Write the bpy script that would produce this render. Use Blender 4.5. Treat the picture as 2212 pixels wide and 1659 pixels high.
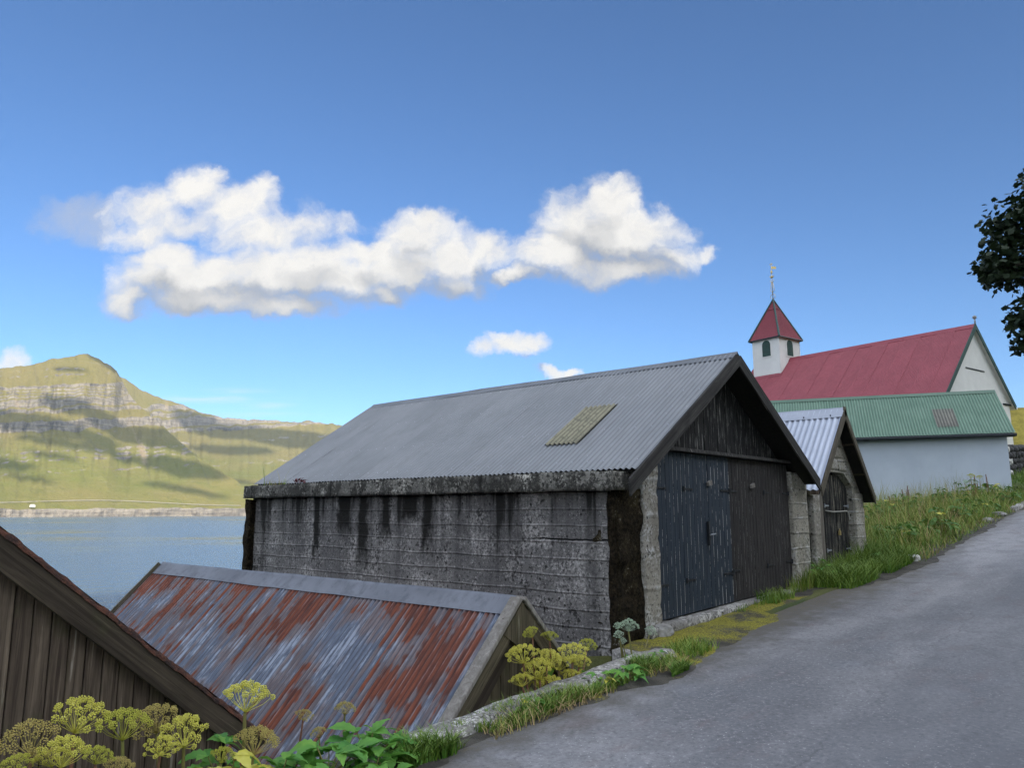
import bpy, math, random
import numpy as np
from mathutils import Vector, Matrix

for _o in list(bpy.data.objects):
    bpy.data.objects.remove(_o, do_unlink=True)
SC = bpy.context.scene
COL = SC.collection
R = math.radians

# ----------------------------------------------------------------- camera
# World axes: +X runs uphill along the road, +Y runs from the road down to the fjord, Z up.
CAM = Vector((-8.257, -4.999, 1.30))
HEAD = R(48.6)                                  # heading, clockwise from +Y
cam_d = bpy.data.cameras.new('camera')
cam_d.sensor_width = 36.0
cam_d.lens = 36.0 * 1661.0 / 2212.0
cam_d.clip_start = 0.05
cam_d.clip_end = 60000.0
cam = bpy.data.objects.new('camera', cam_d)
cam.location = CAM
cam.rotation_euler = (R(90 + 9.485), 0.0, -HEAD)
COL.objects.link(cam)
SC.camera = cam

# ----------------------------------------------------------------- light
SUN_EL = R(24.0)
SUN_AZ = HEAD + R(152.0)                        # compass-like, clockwise from +Y
SUN_DIR = Vector((math.sin(SUN_AZ) * math.cos(SUN_EL), math.cos(SUN_AZ) * math.cos(SUN_EL), math.sin(SUN_EL)))
sun_d = bpy.data.lights.new('sun', 'SUN')
sun_d.energy = 3.3
sun_d.angle = R(0.53)
sun_d.color = (1.0, 0.90, 0.74)
sun = bpy.data.objects.new('sun', sun_d)
sun.rotation_euler = SUN_DIR.to_track_quat('Z', 'Y').to_euler()
sun.location = (0, 0, 60)
COL.objects.link(sun)

SC.render.engine = 'CYCLES'
SC.cycles.use_denoising = True
SC.cycles.denoising_prefilter = 'NONE'
SC.cycles.max_bounces = 8
SC.cycles.diffuse_bounces = 4
SC.cycles.glossy_bounces = 3
SC.cycles.transmission_bounces = 4
SC.cycles.transparent_max_bounces = 8
SC.cycles.volume_bounces = 0
SC.cycles.sample_clamp_indirect = 6.0
SC.view_settings.view_transform = 'Standard'
SC.view_settings.look = 'None'
SC.view_settings.gamma = 1.0
SC.view_settings.use_curve_mapping = False
SC.view_settings.exposure = 1.55

# ----------------------------------------------------------------- node helper
class NT:
    def __init__(self, tree):
        self.t = tree
        self.t.nodes.clear()

    def node(self, kind, **props):
        n = self.t.nodes.new(kind)
        for k, v in props.items():
            setattr(n, k, v)
        return n

    def put(self, sock, v):
        if v is None:
            return
        if hasattr(v, 'is_linked') or hasattr(v, 'links'):
            self.t.links.new(v, sock)
        else:
            if sock.type == 'RGBA' and not isinstance(v, (int, float)) and len(v) == 3:
                v = (v[0], v[1], v[2], 1.0)
            if sock.type == 'RGBA' and isinstance(v, (int, float)):
                v = (v, v, v, 1.0)
            if sock.type == 'VECTOR' and isinstance(v, (int, float)):
                v = (v, v, v)
            sock.default_value = v

    def m(self, op, a, b=None, c=None, clamp=False):
        n = self.node('ShaderNodeMath', operation=op, use_clamp=clamp)
        self.put(n.inputs[0], a)
        self.put(n.inputs[1], b)
        self.put(n.inputs[2], c)
        return n.outputs[0]

    def add(self, a, b): return self.m('ADD', a, b)
    def sub(self, a, b): return self.m('SUBTRACT', a, b)
    def mul(self, a, b): return self.m('MULTIPLY', a, b)

    def v(self, op, a, b=None):
        n = self.node('ShaderNodeVectorMath', operation=op)
        self.put(n.inputs[0], a)
        if b is not None:
            self.put(n.inputs[1], b)
        return n.outputs['Value'] if op in ('LENGTH', 'DOT_PRODUCT', 'DISTANCE') else n.outputs['Vector']

    def xyz(self, x, y, z):
        n = self.node('ShaderNodeCombineXYZ')
        self.put(n.inputs[0], x); self.put(n.inputs[1], y); self.put(n.inputs[2], z)
        return n.outputs[0]

    def sep(self, v):
        n = self.node('ShaderNodeSeparateXYZ')
        self.put(n.inputs[0], v)
        return n.outputs

    def coord(self, which='Object'):
        return self.node('ShaderNodeTexCoord').outputs[which]

    def rnd(self):
        return self.node('ShaderNodeObjectInfo').outputs['Random']

    def attr(self, name, out='Fac'):
        n = self.node('ShaderNodeAttribute', attribute_name=name)
        return n.outputs[out]

    def noise(self, vec, scale=1.0, detail=4.0, rough=0.55, dist=0.0, out='Fac', stretch=None):
        if stretch is not None:
            vec = self.v('MULTIPLY', vec, stretch)
        n = self.node('ShaderNodeTexNoise')
        self.put(n.inputs['Vector'], vec)
        self.put(n.inputs['Scale'], scale)
        self.put(n.inputs['Detail'], detail)
        self.put(n.inputs['Roughness'], rough)
        self.put(n.inputs['Distortion'], dist)
        return n.outputs[0] if out == 'Fac' else n.outputs[1]

    def voro(self, vec, scale=1.0, feature='F1', out='Distance'):
        n = self.node('ShaderNodeTexVoronoi', feature=feature)
        self.put(n.inputs['Vector'], vec)
        self.put(n.inputs['Scale'], scale)
        return n.outputs[out]

    def step(self, v, a, b, lo=0.0, hi=1.0):
        n = self.node('ShaderNodeMapRange', interpolation_type='SMOOTHSTEP')
        self.put(n.inputs['Value'], v)
        self.put(n.inputs['From Min'], a); self.put(n.inputs['From Max'], b)
        self.put(n.inputs['To Min'], lo); self.put(n.inputs['To Max'], hi)
        return n.outputs['Result']

    def mix(self, f, a, b, blend='MIX'):
        n = self.node('ShaderNodeMix', data_type='RGBA', blend_type=blend)
        n.clamp_factor = True
        self.put(n.inputs[0], f)
        self.put(n.inputs[6], a)
        self.put(n.inputs[7], b)
        return n.outputs[2]

    def bump(self, h, strength=0.4, dist=0.01, normal=None):
        n = self.node('ShaderNodeBump')
        self.put(n.inputs['Height'], h)
        self.put(n.inputs['Strength'], strength)
        self.put(n.inputs['Distance'], dist)
        if normal is not None:
            self.put(n.inputs['Normal'], normal)
        return n.outputs[0]


MATS = {}
def material(name):
    """decorator: builds a Principled material once"""
    def deco(fn):
        mat = bpy.data.materials.new(name)
        mat.use_nodes = True
        k = NT(mat.node_tree)
        out = k.node('ShaderNodeOutputMaterial')
        bs = k.node('ShaderNodeBsdfPrincipled')
        mat.node_tree.links.new(bs.outputs[0], out.inputs['Surface'])
        def setp(**kw):
            for key, v in kw.items():
                k.put(bs.inputs[key.replace('_', ' ')], v)
        fn(k, setp)
        MATS[name] = mat
        return mat
    return deco

# ----------------------------------------------------------------- sky
# Physical sky; cumulus clouds are laid over it by direction (they are kilometres away).
CF = Vector((math.sin(HEAD), math.cos(HEAD), 0))      # unit vectors of the view towards the fjord
CR = Vector((math.cos(HEAD), -math.sin(HEAD), 0))
PIT = R(9.485)
def sky_uv(px, py):
    """direction of a cloud feature as (right, up) slopes over the horizontal heading"""
    a = (px - 1106.0) / 1661.0
    b = -(py - 829.5) / 1661.0
    f = math.cos(PIT) - b * math.sin(PIT)
    return a / f, (math.sin(PIT) + b * math.cos(PIT)) / f
CLOUDS = [   # right slope, up slope, half width, half height, density
    (-0.493, 0.4179, 0.0604, 0.035, 0.8), (-0.4376, 0.4449, 0.0478, 0.034, 0.8), (-0.4101, 0.4638, 0.0205, 0.0177, 0.7), (-0.4899, 0.378, 0.06, 0.0299, 0.8),
    (-0.385, 0.4179, 0.0667, 0.0371, 0.75), (-0.3481, 0.4415, 0.0242, 0.0217, 0.65), (-0.2945, 0.3846, 0.0822, 0.0347, 0.7), (-0.2347, 0.3912, 0.0474, 0.0254, 0.6),
    (-0.4849, 0.3125, 0.05, 0.0405, 1), (-0.507, 0.277, 0.0298, 0.0258, 1), (-0.4099, 0.3125, 0.0875, 0.0405, 1), (-0.3352, 0.3189, 0.0813, 0.0419, 1),
    (-0.2727, 0.3189, 0.0688, 0.0405, 1), (-0.3889, 0.277, 0.1243, 0.0219, 0.9), (-0.3141, 0.2706, 0.0931, 0.0205, 0.9), (-0.2284, 0.306, 0.0687, 0.0378, 1),
    (-0.136, 0.3615, 0.0535, 0.0398, 1), (-0.1271, 0.3899, 0.0253, 0.0147, 1), (-0.1602, 0.3222, 0.0751, 0.038, 1), (-0.0916, 0.3352, 0.0658, 0.0394, 1),
    (-0.0289, 0.3483, 0.0471, 0.0263, 0.9), (-0.0755, 0.3027, 0.0437, 0.0221, 0.9), (-0.178, 0.2866, 0.0311, 0.0168, 0.9), (0.1297, 0.4213, 0.0458, 0.0419, 1),
    (0.1225, 0.3813, 0.0821, 0.044, 1), (0.0528, 0.3483, 0.0566, 0.029, 1), (0.1793, 0.378, 0.06, 0.0386, 1), (0.2098, 0.345, 0.0565, 0.0224, 0.85),
    (0.1215, 0.3287, 0.1065, 0.0236, 0.9), (0.015, 0.3176, 0.0438, 0.0143, 0.8), (0.2632, 0.3464, 0.0188, 0.0158, 0.6), (0.2179, 0.3979, 0.0139, 0.0187, 0.6),
    (-0.0037, 0.2154, 0.0443, 0.0177, 0.9), (-0.0437, 0.2116, 0.0234, 0.0151, 0.9), (0.0271, 0.2242, 0.0246, 0.019, 0.9), (0.0563, 0.1779, 0.0245, 0.0124, 0.9),
    (0.085, 0.1804, 0.0159, 0.0062, 0.9), (-0.6633, 0.1991, 0.0282, 0.0213, 0.7), (-0.4466, 0.3912, 0.0822, 0.0301, 0.8), (-0.3443, 0.3714, 0.0883, 0.0299, 0.8),
    (-0.2614, 0.3483, 0.0691, 0.0263, 0.85), (-0.4618, 0.3385, 0.0627, 0.0296, 0.95), (-0.1923, 0.3483, 0.0377, 0.0263, 0.95), (0.0975, 0.3979, 0.057, 0.047, 1),
]
def build_world():
    wd = bpy.data.worlds.new('World')
    SC.world = wd
    wd.use_nodes = True
    k = NT(wd.node_tree)
    out = k.node('ShaderNodeOutputWorld')
    bg = k.node('ShaderNodeBackground')
    wd.node_tree.links.new(bg.outputs[0], out.inputs['Surface'])
    sky = k.node('ShaderNodeTexSky', sky_type='NISHITA', sun_disc=False)
    sky.sun_elevation = SUN_EL
    sky.sun_rotation = SUN_AZ
    sky.altitude = 0.0
    sky.air_density = 0.90
    sky.dust_density = 0.0
    sky.ozone_density = 7.0
    d = k.coord('Generated')
    f = k.v('DOT_PRODUCT', d, tuple(CF))
    r = k.v('DOT_PRODUCT', d, tuple(CR))
    z = k.sep(d)[2]
    fpos = k.m('MAXIMUM', f, 0.08)
    a = k.m('DIVIDE', r, fpos)
    e = k.m('DIVIDE', z, fpos)
    p = k.xyz(a, e, 0.0)

    # shared warp so that outlines billow
    w1 = k.noise(p, 5.5, 3.0, 0.5, 0.0, out='Color')
    w2 = k.noise(p, 21.0, 5.0, 0.62, 0.0, out='Color')
    warp = k.v('ADD', k.v('MULTIPLY', k.v('SUBTRACT', w1, (0.5, 0.5, 0.5)), (0.085, 0.060, 0)),
               k.v('MULTIPLY', k.v('SUBTRACT', w2, (0.5, 0.5, 0.5)), (0.060, 0.050, 0)))
    pw = k.v('ADD', p, warp)

    def field(vec, thin=False):
        acc = None
        for (ca, ce, ra, re, wt) in CLOUDS:
            if not thin and wt < 0.84:
                continue
            n = k.node('ShaderNodeVectorMath', operation='MULTIPLY_ADD')
            k.put(n.inputs[0], vec)
            n.inputs[1].default_value = (1 / ra, 1 / re, 0)
            n.inputs[2].default_value = (-ca / ra, -ce / re, 0)
            q = k.v('DOT_PRODUCT', n.outputs[0], n.outputs[0])
            if thin and wt < 0.95:
                q = k.m('MULTIPLY_ADD', q, 1.0, (1 - wt) * 1.5)
            acc = q if acc is None else k.m('SMOOTH_MIN', acc, q, 0.35)
        return k.sub(1.0, acc)

    fine = k.noise(pw, 15.0, 8.0, 0.62)
    big = k.noise(p, 8.0, 4.0, 0.55)
    n1 = k.mul(k.sub(fine, 0.5), 2.9)
    base = field(pw, True)
    den = k.add(base, n1)
    alpha = k.step(den, -0.72, 0.92)
    # light from above and behind the viewer: undersides with cloud above them are grey
    fu = field(k.v('ADD', pw, (0.006, 0.040, 0)))
    rel = k.sub(k.m('MINIMUM', base, 0.95), k.m('MAXIMUM', fu, -0.6))
    lit = k.step(k.add(rel, k.mul(k.sub(big, 0.5), 0.55)), -0.66, 0.50)
    lit2 = k.m('MULTIPLY_ADD', k.sub(fine, 0.5), 0.9, k.mul(lit, 0.90))
    ccol = k.mix(lit2, (2.45, 2.55, 2.75), (5.75, 5.6, 5.35))
    # thin high streaks low over the fjord
    st = k.noise(k.v('MULTIPLY', p, (5.0, 60.0, 1.0)), 1.0, 5.0, 0.6)
    g1 = k.v('MULTIPLY', k.v('SUBTRACT', p, (-0.372, 0.146, 0)), (9.0, 55.0, 0))
    g2 = k.v('MULTIPLY', k.v('SUBTRACT', p, (-0.345, 0.119, 0)), (6.5, 75.0, 0))
    gg = k.m('MAXIMUM', k.sub(1.0, k.v('DOT_PRODUCT', g1, g1)), k.sub(1.0, k.v('DOT_PRODUCT', g2, g2)))
    streak = k.mul(k.step(gg, 0.0, 1.0), k.step(st, 0.42, 0.75, 0.0, 0.7))
    # faint shreds left of the main cloud
    g3 = k.v('MULTIPLY', k.v('SUBTRACT', pw, (-0.60, 0.40, 0)), (13.0, 26.0, 0))
    shred = k.mul(k.step(k.add(k.sub(1.0, k.v('DOT_PRODUCT', g3, g3)), n1), -0.2, 1.3), 0.60)
    front = k.step(f, 0.10, 0.30)
    alpha = k.mul(alpha, front)
    # unseen cumulus over the rest of the sky, made denser to fill the shade
    zc = k.m('MAXIMUM', z, 0.06)
    cp = k.v('DIVIDE', d, k.xyz(zc, zc, zc))
    gn = k.noise(cp, 0.55, 7.0, 0.58)
    window = k.mul(k.step(f, 0.30, 0.55), k.step(k.m('ABSOLUTE', a), 1.15, 0.85))
    other = k.mul(k.step(gn, 0.38, 0.54), k.mul(k.step(z, 0.03, 0.12), k.sub(1.0, window)))
    gl = k.noise(cp, 1.7, 4.0, 0.55)
    ocol = k.mix(k.step(gl, 0.3, 0.7), (2.7, 3.0, 3.5), (5.3, 5.45, 5.75))
    # clouds nearer the sun scatter forwards; brightened further here to lift the fill light
    cs = k.m('MULTIPLY_ADD', k.v('DOT_PRODUCT', d, tuple(SUN_DIR)), 0.5, 0.5)
    ocol = k.v('SCALE', ocol)
    k.put(ocol.node.inputs['Scale'], k.m('MULTIPLY_ADD', k.m('POWER', cs, 2.0), 5.0, 1.0))
    col = k.mix(k.mul(shred, front), sky.outputs[0], (3.1, 3.35, 3.9))
    col = k.mix(k.mul(streak, front), col, (5.2, 5.6, 6.2))
    col = k.mix(alpha, col, ccol)
    col = k.mix(other, col, ocol)
    k.put(bg.inputs['Color'], col)
    bg.inputs['Strength'].default_value = 0.057
    wd.cycles.sampling_method = 'MANUAL'
    wd.cycles.sample_map_resolution = 128
build_world()
# ----------------------------------------------------------------- numpy noise
def _hash(ix, iy, iz, seed):
    h = (ix * 374761393 + iy * 668265263 + iz * 2147483647 + seed * 974634777) & 0xFFFFFFFF
    h = ((h ^ (h >> 13)) * 1274126177) & 0xFFFFFFFF
    h = ((h ^ (h >> 16)) * 2246822519) & 0xFFFFFFFF
    return ((h ^ (h >> 15)) & 0xFFFFFF) / float(0xFFFFFF)

def vnoise(x, y, z=0.0, seed=1):
    x, y, z = np.broadcast_arrays(np.asarray(x, float), np.asarray(y, float), np.asarray(z, float))
    ix, iy, iz = [np.floor(t).astype(np.int64) for t in (x, y, z)]
    fx, fy, fz = x - ix, y - iy, z - iz
    fx, fy, fz = [t * t * (3 - 2 * t) for t in (fx, fy, fz)]
    r = 0
    for dx in (0, 1):
        for dy in (0, 1):
            for dz in (0, 1):
                w = (fx if dx else 1 - fx) * (fy if dy else 1 - fy) * (fz if dz else 1 - fz)
                r = r + w * _hash(ix + dx, iy + dy, iz + dz, seed)
    return r

def fbm(x, y, z=0.0, oct=4, seed=1, gain=0.5):
    s, a, t = 0.0, 1.0, 0.0
    f = 1.0
    for i in range(oct):
        s = s + a * vnoise(np.asarray(x) * f, np.asarray(y) * f, np.asarray(z) * f, seed + i * 17)
        t += a
        a *= gain
        f *= 2.03
    return s / t

# ----------------------------------------------------------------- mesh collecting
class MB:
    """collects vertices and faces of ONE mesh"""
    def __init__(self):
        self.v = []
        self.f = []
        self.attr = None

    def face(self, pts):
        n = len(self.v)
        self.v += [tuple(p) for p in pts]
        self.f.append(tuple(range(n, n + len(pts))))

    def raw(self, verts, faces):
        n = len(self.v)
        self.v += [tuple(p) for p in verts]
        self.f += [tuple(i + n for i in q) for q in faces]
        return self

    def box(self, x0, x1, y0, y1, z0, z1):
        vs = [(x, y, z) for z in (z0, z1) for y in (y0, y1) for x in (x0, x1)]
        return self.raw(vs, [(0, 2, 3, 1), (4, 5, 7, 6), (0, 1, 5, 4), (2, 6, 7, 3), (0, 4, 6, 2), (1, 3, 7, 5)])

    def hexa(self, b, t):
        """b and t: four points each, counter-clockwise seen from above"""
        return self.raw(list(b) + list(t), [(3, 2, 1, 0), (4, 5, 6, 7), (0, 1, 5, 4), (1, 2, 6, 5), (2, 3, 7, 6), (3, 0, 4, 7)])

    def prism(self, poly, axis, a0, a1):
        """extrude a 2D polygon along an axis ('x': (y,z), 'y': (x,z), 'z': (x,y))"""
        def p3(p, a):
            return {'x': (a, p[0], p[1]), 'y': (p[0], a, p[1]), 'z': (p[0], p[1], a)}[axis]
        n = len(poly)
        vs = [p3(p, a0) for p in poly] + [p3(p, a1) for p in poly]
        fs = [tuple(reversed(range(n))), tuple(range(n, 2 * n))]
        fs += [(i, (i + 1) % n, n + (i + 1) % n, n + i) for i in range(n)]
        return self.raw(vs, fs)

    def tube(self, pts, rad, seg=7, cap=True):
        pts = [Vector(p) for p in pts]
        rad = rad if isinstance(rad, (list, tuple)) else [rad] * len(pts)
        n0 = len(self.v)
        up = None
        for i, p in enumerate(pts):
            d = (pts[min(i + 1, len(pts) - 1)] - pts[max(i - 1, 0)]).normalized()
            if up is None:
                up = d.orthogonal().normalized()
            up = (up - d * up.dot(d)).normalized()
            s = d.cross(up)
            for k in range(seg):
                a = 2 * math.pi * k / seg
                self.v.append(tuple(p + (up * math.cos(a) + s * math.sin(a)) * rad[i]))
        for i in range(len(pts) - 1):
            for k in range(seg):
                a, b = n0 + i * seg + k, n0 + i * seg + (k + 1) % seg
                self.f.append((a, b, b + seg, a + seg))
        if cap:
            self.f.append(tuple(n0 + k for k in reversed(range(seg))))
            self.f.append(tuple(n0 + (len(pts) - 1) * seg + k for k in range(seg)))
        return self

    def lathe(self, prof, c=(0, 0), seg=10):
        n0 = len(self.v)
        for (r, z) in prof:
            for k in range(seg):
                a = 2 * math.pi * k / seg
                self.v.append((c[0] + r * math.cos(a), c[1] + r * math.sin(a), z))
        for i in range(len(prof) - 1):
            for k in range(seg):
                a, b = n0 + i * seg + k, n0 + i * seg + (k + 1) % seg
                self.f.append((a, b, b + seg, a + seg))
        return self

    def grid(self, P):
        """P: array (n, m, 3)"""
        n, m = P.shape[:2]
        n0 = len(self.v)
        self.v += [tuple(p) for p in P.reshape(-1, 3).tolist()]
        for i in range(n - 1):
            for j in range(m - 1):
                a = n0 + i * m + j
                self.f.append((a, a + 1, a + m + 1, a + m))
        return self

    def moved(self, off):
        o = MB()
        o.v = [(p[0] - off[0], p[1] - off[1], p[2] - off[2]) for p in self.v]
        o.f = self.f
        o.attr = self.attr
        return o

    def mesh(self, name, mat=None, smooth=False):
        me = bpy.data.meshes.new(name)
        me.from_pydata(self.v, [], self.f)
        me.validate()
        if mat:
            me.materials.append(MATS[mat] if isinstance(mat, str) else mat)
        if smooth:
            me.polygons.foreach_set('use_smooth', [True] * len(me.polygons))
        if self.attr and len(self.attr[1]) == len(me.vertices):
            at = me.attributes.new(self.attr[0], 'FLOAT', 'POINT')
            at.data.foreach_set('value', np.asarray(self.attr[1], dtype=np.float32))
        me.update()
        return me

def np_mesh(name, V, Q, mat, smooth=True, attrs=None):
    """fast mesh from numpy: V (n,3), Q (m,3|4)"""
    V = np.ascontiguousarray(V, dtype=np.float32)
    Q = np.ascontiguousarray(Q, dtype=np.int32)
    me = bpy.data.meshes.new(name)
    me.vertices.add(len(V))
    me.vertices.foreach_set('co', V.ravel())
    k = Q.shape[1]
    me.loops.add(Q.size)
    me.loops.foreach_set('vertex_index', Q.ravel())
    me.polygons.add(len(Q))
    me.polygons.foreach_set('loop_start', np.arange(0, Q.size, k, dtype=np.int32))
    me.polygons.foreach_set('use_smooth', np.full(len(Q), smooth, dtype=bool))
    if attrs:
        for an, av in attrs.items():
            at = me.attributes.new(an, 'FLOAT', 'POINT')
            at.data.foreach_set('value', np.ascontiguousarray(av, dtype=np.float32).ravel())
    me.materials.append(MATS[mat])
    me.update(calc_edges=True)
    me.validate()
    return me

def grid_faces(n, m):
    i, j = np.meshgrid(np.arange(n - 1), np.arange(m - 1), indexing='ij')
    a = (i * m + j).ravel()
    return np.stack([a, a + 1, a + m + 1, a + m], 1)

def link(name, me, parent=None, loc=None, rot=None):
    o = bpy.data.objects.new(name, me)
    COL.objects.link(o)
    if parent is not None:
        o.parent = parent
    if loc is not None:
        o.location = loc
    if rot is not None:
        o.rotation_euler = rot
    return o

def tag(o, label=None, cat=None, group=None, kind=None):
    for key, v in (('label', label), ('category', cat), ('group', group), ('kind', kind)):
        if v:
            o[key] = v
    return o

class Thing:
    """an Empty at the thing's base; parts given in world coordinates unless it is turned"""
    def __init__(self, name, label, cat, loc, rz=0.0, group=None):
        self.o = bpy.data.objects.new(name, None)
        self.o.empty_display_size = 0.2
        COL.objects.link(self.o)
        self.o.location = loc
        self.o.rotation_euler = (0, 0, rz)
        self.loc = loc if rz == 0.0 else (0, 0, 0)
        tag(self.o, label, cat, group)

    def part(self, name, mb, mat, parent=None, smooth=False, label=None):
        o = link(name, mb.moved(self.loc).mesh(name, mat, smooth), parent or self.o)
        if label:
            o['label'] = label
        return o

    def inst(self, name, me, loc, rot=(0, 0, 0), parent=None, scale=None):
        """a part sharing mesh data, placed by its own origin"""
        o = link(name, me, parent or self.o, tuple(loc[i] - self.loc[i] for i in range(3)), rot)
        if scale:
            o.scale = scale
        return o

def structure(name, me):
    return tag(link(name, me), kind='structure')

def bevel(o, w=0.006, seg=1):
    b = o.modifiers.new('bevel', 'BEVEL')
    b.width = w
    b.segments = seg
    b.limit_method = 'ANGLE'
    return o

def rough_box(x0, x1, y0, y1, z0, z1, step=0.06, amp=0.008, seed=1, grooves=(), drop=None):
    """a box whose faces are divided and pushed about, as rough cast concrete; grooves: z levels"""
    mb = MB()
    cx, cy, cz = (x0 + x1) / 2, (y0 + y1) / 2, (z0 + z1) / 2
    idx = {}
    def lin(a, b):
        n = max(2, int(round((b - a) / step)) + 1)
        return np.linspace(a, b, n)
    X, Y, Z = lin(x0, x1), lin(y0, y1), lin(z0, z1)
    pts = []
    def vid(p):
        key = (round(p[0], 4), round(p[1], 4), round(p[2], 4))
        if key not in idx:
            idx[key] = len(pts)
            pts.append(p)
        return idx[key]
    faces = []
    def side(A, B, fn, flip):
        for i in range(len(A) - 1):
            for j in range(len(B) - 1):
                q = [vid(fn(A[i], B[j])), vid(fn(A[i + 1], B[j])), vid(fn(A[i + 1], B[j + 1])), vid(fn(A[i], B[j + 1]))]
                faces.append(tuple(reversed(q)) if flip else tuple(q))
    side(X, Z, lambda a, b: (a, y0, b), False)
    side(X, Z, lambda a, b: (a, y1, b), True)
    side(Y, Z, lambda a, b: (x0, a, b), True)
    side(Y, Z, lambda a, b: (x1, a, b), False)
    side(X, Y, lambda a, b: (a, b, z0), True)
    side(X, Y, lambda a, b: (a, b, z1), False)
    P = np.array(pts)
    for ax in range(3):
        n = fbm(P[:, 0] * 5, P[:, 1] * 5, P[:, 2] * 5, 4, seed + ax * 31) - 0.5
        P[:, ax] += n * amp * 2.2
    for g in grooves:
        m = np.exp(-((P[:, 2] - g) / (step * 0.5)) ** 2) * 0.010
        P[:, 0] += np.where(P[:, 0] < cx, m, -m)
        P[:, 1] += np.where(P[:, 1] < cy, m, -m)
    if drop:
        P[:, 2] += drop(P[:, 0], P[:, 1])
    mb.v = [tuple(p) for p in P.tolist()]
    mb.f = faces
    return mb

def corrugated(p0, along, up, n_wave, pitch=0.076, amp=0.009, rows=2, sub=8, phase=0.0, wob=0.0, seed=3, thick=0.0):
    """corrugated sheet: p0 corner, 'along' unit vector across the waves, 'up' full vector along them"""
    along, up = Vector(along).normalized(), Vector(up)
    nrm = along.cross(up).normalized()
    if nrm.z < 0:
        nrm = -nrm
    n = int(n_wave * sub) + 1
    s = np.arange(n) / sub
    h = np.cos(2 * np.pi * (s + phase)) * amp
    t = np.linspace(0, 1, rows)
    p0 = np.array(p0)
    S, T = np.meshgrid(s, t, indexing='ij')
    H = np.repeat(h[:, None], rows, 1)
    if wob:
        H = H + (fbm(S * 0.35, T * 6.0, 0, 3, seed) - 0.5) * wob
    P = p0 + np.array(along) * (S * pitch)[..., None] + np.array(up) * T[..., None] + np.array(nrm) * H[..., None]
    mb = MB()
    mb.grid(P)
    mb.attr = ('crest', np.repeat((.5 + .5 * np.cos(2 * np.pi * (s + phase)))[:, None], rows, 1).ravel())
    return mb
# ================================================================= materials
def plain(name, col, rough=0.7, var=0.12, scale=6.0, bump=0.1, metal=0.0):
    @material(name)
    def _(k, s):
        p = k.coord()
        n = k.noise(p, scale, 6, 0.6)
        c = k.mix(k.step(n, 0.3, 0.7), tuple(x * (1 - var) for x in col), tuple(min(1, x * (1 + var)) for x in col))
        s(Base_Color=c, Roughness=rough, Metallic=metal, Normal=k.bump(k.noise(p, scale * 8, 4), bump, 0.004))

@material('asphalt')
def _(k, s):
    p = k.coord()
    x, y, z = k.sep(p)
    big = k.noise(p, 0.42, 5, 0.6, stretch=(0.30, 1.5, 1))
    mid = k.noise(p, 2.6, 6, 0.65)
    gr = k.noise(p, 26.0, 5, 0.75)
    gr2 = k.noise(p, 75.0, 3, 0.7)
    c = k.mix(k.step(big, 0.30, 0.70), (0.140, 0.142, 0.152), (0.285, 0.280, 0.285))
    c = k.mix(k.step(mid, 0.44, 0.68, 0, 0.42), c, (0.120, 0.119, 0.127))
    red = k.noise(p, 1.4, 5, 0.65, stretch=(.6, 1.4, 1))
    c = k.mix(k.step(red, 0.55, 0.72, 0, 0.50), c, (0.165, 0.125, 0.125))
    blu = k.noise(k.v('ADD', p, (31, 7, 0)), 1.0, 4, 0.6)
    c = k.mix(k.step(blu, 0.55, 0.75, 0, 0.35), c, (0.125, 0.145, 0.175))
    c = k.mix(k.step(gr, 0.50, 0.66, 0, 0.52), c, (0.080, 0.080, 0.087))
    c = k.mix(k.step(gr, 0.46, 0.34, 0, 0.45), c, (0.36, 0.355, 0.355))
    c = k.mix(k.step(gr2, 0.56, 0.70, 0, 0.40), c, (0.06, 0.06, 0.066))
    sp = k.voro(p, 24.0)
    dens = k.noise(p, 1.9, 3, 0.6)
    c = k.mix(k.mul(k.step(sp, 0.16, 0.09), k.step(dens, 0.40, 0.62, 0.1, 0.8)), c, (0.50, 0.49, 0.48))
    # seam of an old repair wandering down the road, only open here and there
    wob = k.mul(k.sub(k.noise(p, 0.7, 7, 0.7), 0.5), 0.75)
    sd = k.add(k.add(k.add(y, 2.85), k.mul(x, -0.03)), wob)
    on = k.step(k.noise(p, 0.9, 3), 0.47, 0.60)
    c = k.mix(k.mul(k.step(k.m('ABSOLUTE', sd), 0.016, 0.004), k.mul(on, 0.30)), c, (0.05, 0.05, 0.052))
    c = k.mix(k.step(sd, 0.06, -0.10, 0, 0.28), c, (0.115, 0.120, 0.132))
    # dirt, needles and moss washed to the edge
    en = k.add(y, k.mul(k.sub(k.noise(p, 3.2, 6, 0.7), 0.5), 1.3))
    c = k.mix(k.step(en, -1.65, -0.85, 0, 0.75), c, (0.070, 0.062, 0.048))
    c = k.mix(k.mul(k.step(en, -1.25, -0.70), k.step(gr, 0.42, 0.6, 0, 0.6)), c, (0.16, 0.135, 0.085))
    h = k.add(gr, k.mul(gr2, 0.6))
    s(Base_Color=c, Roughness=0.85, Normal=k.bump(h, 0.9, 0.010), Specular_IOR_Level=0.3)

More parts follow.
